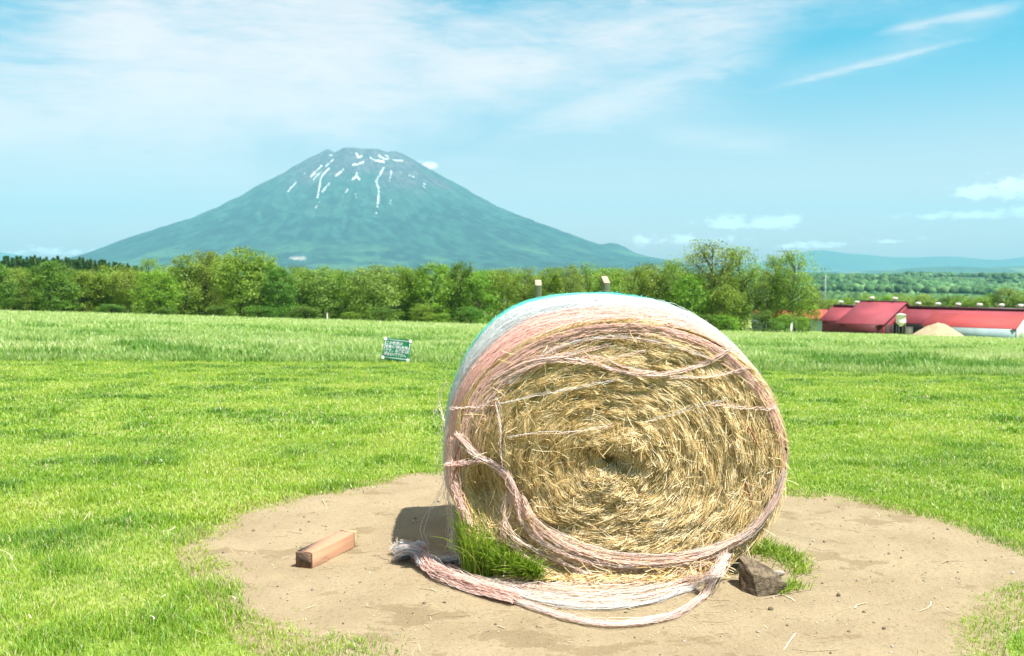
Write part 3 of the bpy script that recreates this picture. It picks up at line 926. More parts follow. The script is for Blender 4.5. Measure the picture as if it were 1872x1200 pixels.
def skein(mb, ga, gb, n, K, cols, width=(.0016, .003), jit=.008, facing=(.15, -.7, .7), zmin=.012, spread=None, bow=.0, strings=None, sg=.10, crk=.0034):
    """n threads running between guide lines ga and gb (already 3-D, resampled to K)"""
    w = rng.random(n) if spread is None else np.clip(rng.normal(.5, spread, n), -.3, 1.3)
    if strings:
        sc_ = np.sort(rng.uniform(-.1, 1.2, strings)); w = sc_[rng.integers(0, strings, n)] + rng.normal(0, sg, n)
    k = np.linspace(0, 1, K)
    ph = rng.uniform(0, 6.28, (n, 3)); fr = rng.uniform(2, 9, (n, 3)); amp = rng.exponential(jit, (n, 3)) * .6
    wv = (w[:, None] + (.05 if strings else .22) * np.sin(k[None] * rng.uniform(2, 5, (n, 1)) + rng.uniform(0, 6.28, (n, 1))))[..., None]
    P = ga[None] * (1 - wv) + gb[None] * wv
    P = P + amp[:, None, :] * np.sin(k[None, :, None] * fr[:, None, :] * 2 + ph[:, None, :])
    K = 84
    P = P[:, np.linspace(0, P.shape[1] - 1, K).round().astype(int)] if False else np.stack([np.stack([np.interp(np.linspace(0, 1, K), k, P[i, :, c]) for c in range(3)], -1) for i in range(n)])
    P = P + crinkle(n, K, crk)
    k = np.linspace(0, 1, K)
    P[:, :, 2] += bow * np.sin(math.pi * k)[None] * rng.normal(0, 1, (n, 1))
    P[:, :, 2] = np.maximum(P[:, :, 2], zmin + .01 * rng.random((n, 1)))
    tg = unit(np.gradient(P, axis=1))
    sd = unit(np.cross(tg, np.array(facing) + rng.normal(0, .35, (n, 1, 3))))
    ci = rng.integers(0, len(cols), n)
    C = np.array(cols)[ci] * rng.uniform(.72, 1.08, (n, 1))
    mb.ribbons(P, rng.uniform(width[0], width[1], n), sd, np.clip(C, 0, 1.2), 0)


mb = MB()
PALE = np.array((1.13, .90, .81)); pk = [PINK, PINK, PALE]; mixc = [PINK, PALE, WHITE]
FG = lambda pts, off=.035, K=28: resample([face_px(*p, off) for p in pts], K)
GG = lambda pts, h=.015, K=28: resample([on_ground(*p, h) for p in pts], K)
# gathered rope down the lower left of the face, fanning out along the foot
g1 = FG([(834, 792), (868, 828), (905, 850), (938, 880), (958, 925), (1005, 968), (1100, 1008), (1210, 1018), (1300, 1000), (1372, 968), (1415, 915), (1434, 860)])
g2 = FG([(832, 800), (866, 834), (903, 854), (930, 888), (938, 945), (970, 1000), (1060, 1046), (1180, 1056), (1290, 1030), (1368, 985), (1412, 925), (1435, 865)])
skein(mb, g1, g2, 30, 28, [PINK, PALE, PALE, WHITE], strings=13, sg=.06, jit=.012)
skein(mb, g1, g1 + np.array([.004, -.004, -.018]), 10, 28, pk, spread=.5, jit=.006)
g3 = FG([(834, 794), (868, 830), (905, 851), (936, 882), (952, 930), (990, 985)])
skein(mb, g3, g3, 44, 28, pk, spread=.2, jit=.010)
skein(mb, FG([(816, 846), (850, 845), (880, 842), (905, 850), (938, 884)]), FG([(812, 852), (846, 850), (878, 846), (903, 852), (936, 890)]), 34, 28, pk, spread=.4)
skein(mb, FG([(826, 800), (822, 840), (824, 880), (838, 920), (852, 955)], .02), FG([(838, 806), (830, 845), (834, 885), (848, 925), (862, 960)], .02), 46, 28, pk, spread=.4)
skein(mb, FG([(838, 860), (855, 850), (885, 848)], .03), FG([(830, 880), (850, 858), (885, 850)], .03), 10, 20, pk) if False else None
# wide loops that hang lower and reach the tuft of grass
for pts, nn in (([(930, 900), (920, 945), (940, 985), (1000, 1020), (1090, 1052), (1180, 1058), (1290, 1030)], 12), ([(945, 905), (950, 950), (985, 990), (1050, 1020), (1150, 1040), (1260, 1030)], 12),
                ([(935, 895), (932, 935), (915, 960), (925, 985), (975, 1030), (1040, 1058), (1130, 1066)], 12), ([(955, 910), (975, 950), (1040, 1000), (1140, 1030), (1260, 1025), (1350, 985)], 18)):
    g = FG(pts, .045); skein(mb, g, g + np.array([.01, -.005, .006]), nn, 28, [PALE, PINK, (.80, .62, .42)], spread=.5, jit=.010)
# sagging strands over the upper face
for pts, nn in (([(900, 690), (960, 660), (1010, 652), (1050, 654), (1110, 670), (1165, 684), (1220, 680), (1270, 668), (1310, 650), (1336, 634)], 15),
                ([(1000, 650), (1060, 652), (1130, 675), (1200, 684), (1280, 687), (1330, 680), (1368, 668)], 7),
                ([(1010, 646), (1090, 652), (1150, 672), (1200, 680)], 8), ([(880, 720), (940, 680), (1010, 660), (1080, 662), (1180, 640)], 4),
                ([(1180, 772), (1240, 755), (1290, 738), (1320, 732)], 2), ([(1300, 736), (1345, 742), (1390, 746), (1418, 744)], 4), ([(910, 736), (980, 720), (1060, 705), (1130, 690)], 3),
                ([(905, 735), (914, 780), (913, 820), (918, 850)], 5), ([(860, 760), (900, 728), (914, 742), (912, 790)], 3), ([(820, 745), (870, 742), (910, 738)], 3),
                ([(925, 800), (980, 790), (1050, 788), (1120, 775)], 2), ([(930, 700), (1010, 640), (1110, 615), (1220, 630), (1300, 655)], 6), ([(880, 745), (930, 690), (1010, 655), (1120, 628)], 6)):
    g = FG(pts, .028); skein(mb, g, g + np.array([.004, -.003, -.008]), nn, 28, [PALE, PALE, PINK, WHITE], spread=.5, jit=.005)
# skeins that lie on the trodden earth in front
ZU = (0, -.4, .9)
anchor = on_ground(1305, 1052, .10)
def gnd(pts, h=.014, lead=None):
    L = [on_ground(*p, h) for p in pts]
    if lead is not None: L = list(lead) + L
    return resample(L, 34)
lead = [face_px(1330, 1012, .03), anchor]
GW = dict(facing=ZU, jit=.016, width=(.0013, .0025), crk=.0052)
for pts, up_, nn, cs_, sg_, st_, ld in (
        ([(1290, 1092), (1236, 1126), (1150, 1143), (1070, 1140), (1000, 1121), (930, 1098), (860, 1078), (800, 1055), (772, 1034)], 7, 44, [PINK, PINK, PALE, WHITE], .12, 5, [anchor]),
        ([(1262, 1080), (1190, 1104), (1110, 1114), (1020, 1109), (940, 1090), (870, 1072), (810, 1046), (778, 1026)], 6, 30, [WHITE, WHITE, PALE], .14, 4, lead),
        ([(1256, 1072), (1180, 1093), (1100, 1101), (1015, 1098), (935, 1084), (875, 1068), (815, 1042)], 5, 26, [PINK, PALE, PALE], .14, 4, lead),
        ([(1250, 1064), (1170, 1082), (1090, 1088), (1000, 1086), (930, 1080)], 5, 20, [WHITE, PALE, PINK], .2, 4, lead),
        ([(1236, 1058), (1150, 1072), (1050, 1079), (950, 1074), (870, 1064), (812, 1050)], 6, 16, [PALE, PINK, (.86, .70, .52)], .25, 4, lead),
        ([(1226, 1050), (1150, 1062), (1050, 1068), (950, 1066), (870, 1058), (815, 1046)], 6, 12, [PALE, PINK, (.86, .70, .52)], .25, 4, lead)):
    skein(mb, gnd(pts, lead=ld), gnd([(px, py - up_) for px, py in pts], lead=ld), nn, 34, cs_, sg=sg_, strings=st_, **GW)
gA = gnd([(940, 1096), (880, 1080), (830, 1064), (790, 1046), (770, 1030), (760, 1016), (740, 1006)], .03)
skein(mb, gA, gA + np.array([.02, .02, .02]), 130, 34, [PINK, PINK, PALE], jit=.016, facing=ZU, spread=.5)
skein(mb, gA, gA + np.array([.03, .035, .012]), 60, 34, [PINK, PALE], jit=.012, facing=ZU, spread=.6)
LOOSE = bchild(mb, 'loose_netting', M_net)

# the knotted end, half in the bale's shade, painted in as bluish threads, with a white tail running back to the roll
mb = MB()
kc = on_ground(752, 1016, .03)
t = np.linspace(0, 1, 40)
for i in range(190):
    ph = rng.uniform(0, 6.28); R0 = .046 + .016 * rng.random(); sg = rng.normal(0, .010, 3)
    a = t * 2 * math.pi * 1.25 + ph * .15
    P = np.stack([kc[0] + R0 * 1.3 * np.cos(a) + sg[0], kc[1] + R0 * np.sin(a) + sg[1] - .01, np.maximum(.015, kc[2] + .025 + .03 * np.sin(a * 1.5 + 1) + sg[2])], -1)[None]
    tg = unit(np.gradient(P, axis=1)); sd = unit(np.cross(tg, rng.normal(0, 1, 3) + np.array([0, -.5, .6])))
    mb.ribbons(P, [rng.uniform(.0018, .0034)], sd, np.array([[PINK, PALE, WHITE, (.60, .74, .86)][rng.integers(0, 4)]]), 0)
gT = resample([on_ground(720, 1003, .03), on_ground(742, 1000, .06), on_ground(770, 1016, .045), on_ground(800, 1024, .03), on_ground(835, 1022, .03), on_ground(860, 1018, .03)], 34)
skein(mb, gT, gT + np.array([.015, .04, -.02]), 190, 34, [(.62, .74, .84), WHITE, PALE], jit=.013, facing=ZU, spread=.5)
gT = resample([on_ground(735, 1000, .05), on_ground(756, 1010, .06), on_ground(765, 1026, .04), on_ground(775, 1036, .03)], 34)
skein(mb, gT, gT + np.array([.02, .01, -.015]), 90, 34, [PINK, PALE, (.62, .74, .84)], jit=.012, facing=ZU, spread=.5)
# frayed tip
n = 130
a = rng.uniform(1.5, 5.0, n); L = rng.uniform(.01, .06, n); kk = np.linspace(0, 1, 7)[None]
tip = on_ground(728, 1003, .035)
P = np.stack([tip[0] + np.cos(a)[:, None] * L[:, None] * kk, tip[1] + np.sin(a)[:, None] * L[:, None] * kk * .6, np.maximum(.012, tip[2] + rng.normal(0, .02, (n, 1)) * kk + .012 * np.sin(kk * 6 + a[:, None]))], -1)
tg = unit(np.gradient(P, axis=1)); sd = unit(np.cross(tg, np.array([0, -.5, 1.0])))
mb.ribbons(P, rng.uniform(.001, .002, n), sd, np.array([PALE * .95, (.85, .78, .6)])[rng.integers(0, 2, n)], 0)
bchild(mb, 'netting_knot', M_net, parent=LOOSE)

# stray white threads trailing down the left side
mb = MB()
for (pts, nn) in (([(812, 700), (800, 740), (808, 770), (800, 800)], 5), ([(816, 780), (800, 830), (806, 880), (792, 930)], 6), ([(818, 860), (815, 910), (822, 960), (818, 1000), (828, 1020)], 16),
                  ([(815, 880), (790, 920), (770, 960), (776, 1000)], 2), ([(828, 900), (832, 950), (826, 990), (835, 1020), (850, 1040)], 12), ([(835, 940), (850, 990), (838, 1020), (845, 1048), (900, 1040), (920, 1020)], 6)):
    g = resample([at_y(px, py, 5.15 + .05 * math.sin(i * 2)) for i, (px, py) in enumerate(pts)], 28)
    g[:, 2] = np.maximum(g[:, 2], .02)
    skein(mb, g, g + np.array([.02, 0, .01]), nn, 28, [WHITE, PALE], width=(.0012, .002), jit=.016, spread=.5)
bchild(mb, 'trailing_threads', M_net, parent=NETW)

# ------------------------------------------------------------------ grass tufts and other things round the bale
def long_blades(mb, root, tipv, h, w, col, K=6):
    n = len(root); k = np.linspace(0, 1, K)[None, :, None]
    P = root[:, None, :] + np.stack([tipv[:, 0:1] * k[..., 0] ** 1.6, tipv[:, 1:2] * k[..., 0] ** 1.6, h[:, None] * (k[..., 0] - .32 * k[..., 0] ** 2.4)], -1)
    P[:, :, 2] = np.maximum(P[:, :, 2], .008)
    tg = unit(np.gradient(P, axis=1)); yaw = rng.normal(0, .8, n)
    sd = np.stack([np.cos(yaw), np.sin(yaw), np.zeros(n)], -1)[:, None, :] + 0 * tg
    sd = unit(sd - tg * (sd * tg).sum(-1, keepdims=True))
    W = w[:, None] * np.interp(np.linspace(0, 1, K), [0, .3, .7, 1], [.8, 1, .75, .08])[None]
    mb.ribbons(P, W, sd, col, 0)


TUFT = [(.08, .18, .016), (.20, .36, .028), (.38, .56, .05), (.57, .68, .13), (.76, .76, .32)]
mb = MB()
n = 2000
u = rng.random(n); v = rng.random(n)
rx = -.25 + .40 * u; ry = 4.86 + .10 * (1 - u) + v * (.10 + .45 * (1 - u) ** 1.5)
hh = (.17 + .36 * (1 - u) ** 1.3) * rng.uniform(.5, 1.15, n)
tv = np.stack([rng.normal(-.025, .06, n), rng.normal(-.09, .06, n)], -1)
long_blades(mb, np.stack([rx, ry, dirt_z(rx, ry) - .01], -1), tv, hh, rng.uniform(.0035, .0065, n), pal(rng.normal(.42, .2, n), TUFT))
tag(mb.build('grass_tuft', M_blade), 'thick clump of long bright green grass under the net rope of the bale', 'grass tuft', 'grass tufts at the foot of the bale')
mb = MB()
rx, ry = [], []
for (px, py, sx_, sy_, nn) in ((1385, 1005, .05, .05, 260), (1420, 1015, .055, .05, 260), (1450, 1030, .04, .05, 170), (1462, 1050, .03, .03, 70), (1445, 1075, .03, .03, 110), (1432, 1086, .02, .02, 50)):
    q = on_ground(px, py); rx.append(q[0] + rng.normal(0, sx_, nn)); ry.append(q[1] + rng.normal(0, sy_, nn))
rx, ry = np.concatenate(rx), np.concatenate(ry); n = len(rx)
tv = np.stack([rng.normal(.015, .03, n), rng.normal(-.01, .025, n)], -1)
long_blades(mb, np.stack([rx, ry, dirt_z(rx, ry) - .01], -1), tv, rng.uniform(.07, .20, n) * (1 - .45 * (ry < MOUND[1] - .08)), rng.uniform(.003, .006, n), pal(rng.normal(.45, .2, n), TUFT))
tag(mb.build('grass_tuft', M_blade), 'small clump of short upright green grass behind the wooden wedge', 'grass tuft', 'grass tufts at the foot of the bale')

# painted timber
p0, p1 = ground(570, 1046), ground(655, 1003)
dv = (p1 - p0)[:2]; Lb = float(np.hypot(*dv)); ang = math.atan2(dv[1], dv[0])
Wb, Hb = .10, .088
side = np.array([-math.sin(ang), math.cos(ang)])
cb = (p0 + p1)[:2] / 2 + side * Wb / 2
BEAM = thing('timber_beam', 'short square timber beam painted reddish brown, lying alone on the bare earth', 'wooden beam', (cb[0], cb[1], float(dirt_z(cb[0], cb[1])) - .004), ang)
m, nt, b, out = new_mat('beam_paint')
tc = nt.new('ShaderNodeTexCoord')
v = nt.scale(tc.outputs['Object'], (2, 30, 30))
c = nt.mix(nt.ss(nt.noise(v, 1.5, 6, .7), .35, .7), c4((.54, .285, .165)), c4((.43, .215, .125)))
c = nt.mix(nt.ss(nt.noise(nt.scale(tc.outputs['Object'], (1, 1, 1)), 28, 6, .75), .56, .66, 0, .75), c, c4((.46, .33, .22)))
nt.l.new(c, b.inputs['Base Color']); b.inputs['Roughness'].default_value = .6
bp = nt.new('ShaderNodeBump'); bp.inputs['Strength'].default_value = .35; bp.inputs['Distance'].default_value = .004
nt.l.new(nt.noise(v, 2, 6), bp.inputs['Height']); nt.l.new(bp.outputs[0], b.inputs['Normal'])
M_beam = m
M_endgrain = surf_mat('end_grain', (.22, .13, .075), (.09, .055, .035), .85, 22, .5, 60)  # end grain, its dark tone also standing in for shade on this end
M_rawwood = surf_mat('raw_wood', (.48, .36, .21), (.36, .26, .14), .8, 10, .3, 40, (1, 12, 12))
mb = MB(); mb.box((-.02, 0, Hb / 2), (Lb - .045, Wb, Hb), bev=.005); mb.build('painted_body', M_beam, BEAM)
mb = MB(); mb.box((-Lb / 2 + .001, 0, Hb / 2), (.004, Wb - .007, Hb - .007)); mb.build('end_grain', M_endgrain, BEAM)
mb = MB(); mb.box((Lb / 2 - .021, 0, Hb / 2), (.042, Wb - .003, Hb - .003), bev=.003); mb.build('unpainted_end', M_rawwood, BEAM)

# split wedge and stones
import bmesh


def rough_hull(pts, cuts, amp, freq, seed, stretch=(1, 1, 1), smooth=True):
    bm = bmesh.new()
    for p in pts: bm.verts.new(p)
    r = bmesh.ops.convex_hull(bm, input=bm.verts)
    bmesh.ops.delete(bm, geom=[v for v in bm.verts if not v.link_faces], context='VERTS')
    bmesh.ops.triangulate(bm, faces=bm.faces)
    bmesh.ops.subdivide_edges(bm, edges=bm.edges, cuts=cuts, use_grid_fill=True)
    bmesh.ops.recalc_face_normals(bm, faces=bm.faces)
    co = np.array([v.co for v in bm.verts])
    d = (fbm(co[:, 0] * freq * stretch[0], co[:, 1] * freq * stretch[1], co[:, 2] * freq * stretch[2], seed=seed, octv=5) - .5) * 2 * amp
    for v, k in zip(bm.verts, d): v.co += v.normal * float(k)
    me = bpy.data.meshes.new('hull'); bm.to_mesh(me); bm.free()
    me.polygons.foreach_set('use_smooth', np.full(len(me.polygons), smooth, bool))
    return me


def to_local(pts, loc): return [tuple(np.asarray(p) - loc) for p in pts]


wl = on_ground(1395, 1088)
wy = wl[1]
wp = [at_y(1351, 1019, wy + .16), at_y(1362, 1015, wy + .19), at_y(1376, 1050, wy + .01), at_y(1438, 1066, wy + .01), at_y(1428, 1056, wy + .10), at_y(1404, 1036, wy + .18),
      at_y(1357, 1082, wy + .03), at_y(1386, 1094, wy - .03), at_y(1402, 1090, wy - .02), at_y(1433, 1084, wy + .02), at_y(1351, 1046, wy + .16), at_y(1439, 1076, wy + .08)]
wp += [np.array([p[0], p[1], p[2] - .05]) for p in (wp[6], wp[7], wp[9], wp[11], wp[10])]
M_oldwood = surf_mat('weathered_wood', (.27, .20, .125), (.10, .068, .04), .85, 9, 1.0, 34, (4, 1.2, 8))
o = obj('wooden_wedge', rough_hull(to_local(wp, wl), 7, .004, 34, 4, (1.5, .4, 1.5), False), M_oldwood, loc=wl)
tag(o, 'weathered split wooden wedge chocking the hay bale', 'wood wedge')


def stone(px, py, size, seed, label, mat, sink=.3):
    q = on_ground(px, py)
    r2 = np.random.default_rng(seed)
    pts = [tuple(unit(r2.normal(0, 1, 3)) * np.array(size)) for _ in range(26)]
    o = obj('stone', rough_hull(pts, 3, min(size) * .1, 3 / max(size), seed), mat, loc=(q[0], q[1], q[2] + size[2] * (1 - sink) - size[2] * .3))
    return tag(o, label, 'stone', 'stones by the bale')


M_st1 = surf_mat('grey_stone', (.42, .38, .32), (.30, .26, .21), .85, 14, .4, 60)
M_st2 = surf_mat('brown_stone', (.30, .23, .16), (.20, .15, .10), .85, 14, .4, 60)
stone(1303, 1066, (.042, .04, .055), 3, 'brown stone the torn netting is looped over at the bale foot', M_st2, .1)
stone(1424, 1052, (.035, .025, .02), 8, 'flat pale stone lying between wooden wedge and small grass clump', M_st1)

# wooden posts behind the bale
M_postside = surf_mat('algae_wood', (.20, .25, .14), (.13, .155, .09), .85, 5, .4, 30, (6, 6, .6))
M_postcap = surf_mat('cut_wood', (.50, .38, .27), (.38, .28, .2), .8, 14, .3, 40)


def post(px, Y, zt, w, yaw, label, cut):
    X = (px - 936) / FPX * Y
    z0 = float(terr(X, Y)) - .05
    P = thing('wooden_post', label, 'post', (X, Y, z0), yaw, 'wooden posts behind the bale')
    H = zt - z0; h = w / 2; b_ = .006
    sq = [(-h + b_, -h), (h - b_, -h), (h, -h + b_), (h, h - b_), (h - b_, h), (-h + b_, h), (-h, h - b_), (-h, -h + b_)]
    zf = lambda y: H - cut * (h - y) / w
    V = [(x, y, 0) for x, y in sq] + [(x, y, zf(y)) for x, y in sq]
    mb = MB(); mb.add(V, [[i, (i + 1) % 8, 8 + (i + 1) % 8, 8 + i] for i in range(8)]); mb.build('shaft', M_postside, P)
    mb = MB(); mb.add([(x * .995, y * .995, zf(y) + .002) for x, y in sq], None, [[0, i, i + 1] for i in range(1, 7)]); mb.build('cut_top', M_postcap, P)


post(984, 11.0, 1.55 - 15 * 11 / 1820, .070, R(4), 'thinner wooden post with sloping cut top showing above the bale', .062)
post(1107, 9.5, 1.55 - 8.5 * 9.5 / 1820, .066, R(22), 'thicker wooden post with greenish side and sloping top above the bale', .065)

# green notice board in the meadow edge
sg = ground(726, 663)
SIGN = thing('notice_board', 'small tilted green notice board with white lettering in the meadow edge', 'sign', (sg[0], sg[1], sg[2]), R(-2))
M_sgreen = surf_mat('sign_green', (.006, .11, .04), (.009, .13, .05), .8, 4, spec=.1)
M_swhite = surf_mat('sign_white', (.72, .78, .80), (.62, .68, .70), .5, 6)
M_stake = surf_mat('stake_wood', (.50, .42, .32), (.40, .33, .25), .8, 8, .3, 30, (4, 4, .6))
k = sg[1] / FPX
bw, bh = 50 * k, 40 * k
tilt = Matrix.Rotation(R(-14), 4, 'X') @ Matrix.Rotation(R(6.5), 4, 'Y')
Tm = Matrix.Translation((-.003, -.02, 24.0 * k)) @ tilt


def sgn(mb, name, mat, parent=SIGN):
    me = mb.mesh(name); me.transform(Tm); return obj(name, me, mat, parent)


mb = MB(); mb.box((0, 0, 0), (bw, .016, bh), bev=.003); brd = sgn(mb, 'board', M_sgreen)
mb = MB()
ix, iz, lw = bw * .455, bh * .42, .011
mb.box((0, -.0105, iz), (2 * ix, .005, lw)); mb.box((0, -.0105, -iz), (2 * ix, .005, lw))
mb.box((-ix, -.0115, 0), (lw, .004, 2 * iz)); mb.box((ix, -.0115, 0), (lw, .004, 2 * iz))
sgn(mb, 'white_border', M_swhite, brd)
for sx_ in (-1, 1):
    for sz_ in (-1, 1):
        mb = MB(); mb.box((sx_ * bw * .462, -.014, sz_ * bh * .44), (.054, .009, .062), bev=.004); sgn(mb, 'corner_plate', M_swhite, brd)
mb = MB(); mb.box((.0, .022, 14 * k), (.04, .028, 44 * k), bev=.003)
for v in mb.V: v += np.array([0, .014, 0])
mb.build('stake', M_stake, SIGN)
lines = ['この牧草は', '家畜の飼料(牧草)', 'です。お客様は', '踏まないで下さい。']
for i, tx in enumerate(lines):
    cu = bpy.data.curves.new('lettering', 'FONT'); cu.body = tx
    cu.size = bh * .17; cu.extrude = .0015; cu.offset = .0016; cu.resolution_u = 3
    to = bpy.data.objects.new('tmp_text', cu); COL.objects.link(to)
    dg = bpy.context.evaluated_depsgraph_get(); dg.update()
    me = bpy.data.meshes.new_from_object(to.evaluated_get(dg)); bpy.data.objects.remove(to)
    me.transform(Tm @ Matrix.Translation((-bw * .43, -.0115, bh * (.215 - .175 * i))) @ Matrix.Rotation(R(90), 4, 'X') @ Matrix.Scale(min(1.0, bw * (.86 if i == 1 else .80) / max(v.co.x for v in me.vertices)) if i in (1, 3) else .92, 4, (1, 0, 0)))
    me.materials.clear()
    obj('lettering', me, M_swhite, brd)
# ------------------------------------------------------------------ trees
def make_tree(seed, kind, tone):
    """trunk and crown meshes of a tree 10 m tall and about 7 m wide"""
    r = np.random.default_rng(seed)
    tr, cr = MB(), MB()
    H = 10.0
    airy = kind == 'airy'
    k = np.linspace(0, 1, 9)
    tx = np.cumsum(r.normal(0, .12, 9)); ty = np.cumsum(r.normal(0, .12, 9))
    top = .86 if airy else .74
    tp = np.stack([tx - tx[0], ty - ty[0], k * H * top], -1)
    tr.tube(tp, np.interp(k, [0, .08, 1], [.30, .20, .04]) * (.8 if airy else 1), 7)
    low = {'airy': .12, 'round': .03, 'olive': .03, 'shrub': .0}[kind]
    rad = lambda t: (np.interp(t, [0, .15, .45, .75, .92, 1], [.72, .9, 1, .82, .52, .18]) if not airy else np.interp(t, [0, .2, .5, .8, 1], [.35, .6, .85, 1, .45])) * 3.3
    ends = []
    nl = 16 if airy else 13
    for i in range(nl):
        t = r.uniform(.18, .95); az = i * 2.4 + r.normal(0, .4)
        zt = t * top; st = np.array([np.interp(zt / top, k, tp[:, 0]), np.interp(zt / top, k, tp[:, 1]), zt * H])
        rise = r.uniform(.10, .26) * H * (1.25 if airy else 1)
        ez = min(H * .97, st[2] + rise); L = rad((ez / H - low) / (1 - low)) * r.uniform(.6, .95)
        en = np.array([st[0] + math.cos(az) * L, st[1] + math.sin(az) * L, ez])
        md = (st + en) / 2 + np.array([0, 0, -.12 * L if airy else .1 * L])
        P = resample([st, md, en], 6); tr.tube(P, np.linspace(.10, .022, 6) * (1.2 if airy else 1), 5)
        ends.append(en); ends.append(P[3])
        for _ in range(3):
            a2 = az + r.normal(0, .8); e2 = P[3] + np.array([math.cos(a2), math.sin(a2), r.uniform(.4, 1.5)]) * r.uniform(.7, 1.5)
            tr.tube(np.stack([P[3], (P[3] + e2) / 2 + r.normal(0, .1, 3), e2]), [.045, .03, .012], 4); ends.append(e2)
    ncl = {'airy': 185, 'round': 150, 'olive': 125, 'shrub': 90}[kind]
    cs = []
    while len(cs) < ncl:
        t = r.uniform(0, 1); a = r.uniform(0, 2 * math.pi); q = r.uniform(.25, 1) ** .5
        lob = 1 + .22 * math.sin(a * 3 + seed) + .18 * math.sin(a * 2 + t * 5 + seed)
        cs.append([math.cos(a) * rad(t) * q * lob, math.sin(a) * rad(t) * q * lob, H * (low + (1 - low) * t * .97)])
    cs = np.vstack([np.array(cs), np.array(ends)])
    per = {'airy': 36, 'round': 44, 'olive': 44, 'shrub': 40}[kind]
    n = len(cs) * per
    ctr = np.repeat(cs, per, 0)
    sp_ = np.repeat(r.uniform(.28, .62, len(cs)), per)[:, None]
    pos = ctr + r.normal(0, 1, (n, 3)) * sp_ * np.array([1, 1, .62])
    pos[:, 2] = np.clip(pos[:, 2], .05, H * 1.02)
    sz = (.11 if airy else .14) * r.uniform(.6, 1.4, n)
    nrm = unit(r.normal(0, 1, (n, 3)) + np.array([0, 0, .9]) + .5 * unit(pos - np.array([0, 0, H * .45])))
    u = unit(np.cross(nrm, r.normal(0, 1, (n, 3)))); v = np.cross(nrm, u)
    s = sz[:, None]
    V = np.stack([pos - u * s, pos - v * s * .55, pos + u * s, pos + v * s * .55], 1).reshape(-1, 3)
    Q = np.arange(n * 4).reshape(-1, 4)
    cl = np.repeat(r.normal(0, .22, len(cs)), per)
    f = .5 + cl + r.normal(0, .10, n)
    C = np.repeat(pal(f, tone), 4, 0)
    cr.add(V, Q, None, C)
    return tr.mesh('trunk', True), cr.mesh('crown')


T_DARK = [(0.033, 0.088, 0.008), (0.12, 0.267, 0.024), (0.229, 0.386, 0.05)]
T_BRIGHT = [(0.067, 0.152, 0.009), (0.223, 0.416, 0.027), (0.357, 0.54, 0.054)]
T_OLIVE = [(0.078, 0.139, 0.011), (0.259, 0.405, 0.036), (0.399, 0.539, 0.083)]
T_PALE = [(0.095, 0.162, 0.017), (0.279, 0.415, 0.061), (0.411, 0.549, 0.114)]
VAR = {}
for nm, kd, tn, sds in (('dark', 'round', T_DARK, (1, 2)), ('bright', 'round', T_BRIGHT, (3, 4, 5)), ('olive', 'olive', T_OLIVE, (6, 7, 8)), ('pale', 'olive', T_PALE, (9, 10)),
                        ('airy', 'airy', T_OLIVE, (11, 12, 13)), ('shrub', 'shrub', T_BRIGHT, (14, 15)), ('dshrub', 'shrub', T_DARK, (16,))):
    for sd_ in sds:
        ms = make_tree(sd_, kd, tn)
        ms[0].materials.append(M_bark); ms[1].materials.append(M_leaf)
        VAR.setdefault(nm, []).append(ms)
tcount = 0


def tree(px, py, wpx, var, Y, label, group=None, name='broadleaf_tree', cat='tree', flat=1.0):
    global tcount
    X = (px - 936) / FPX * Y
    z0 = float(terr(X, Y)) - .15
    h = at_y(px, py, Y)[2] - z0
    w = wpx * Y / FPX
    t = thing(name, label, cat, (X, Y, z0), rng.uniform(0, 6.28), group)
    ms = VAR[var][tcount % len(VAR[var])]; tcount += 1
    t.scale = (w / 7.0, w / 7.0, h / 10.2)
    link(bpy.data.objects.new('trunk', ms[0]), t); link(bpy.data.objects.new('crown', ms[1]), t)
    return t


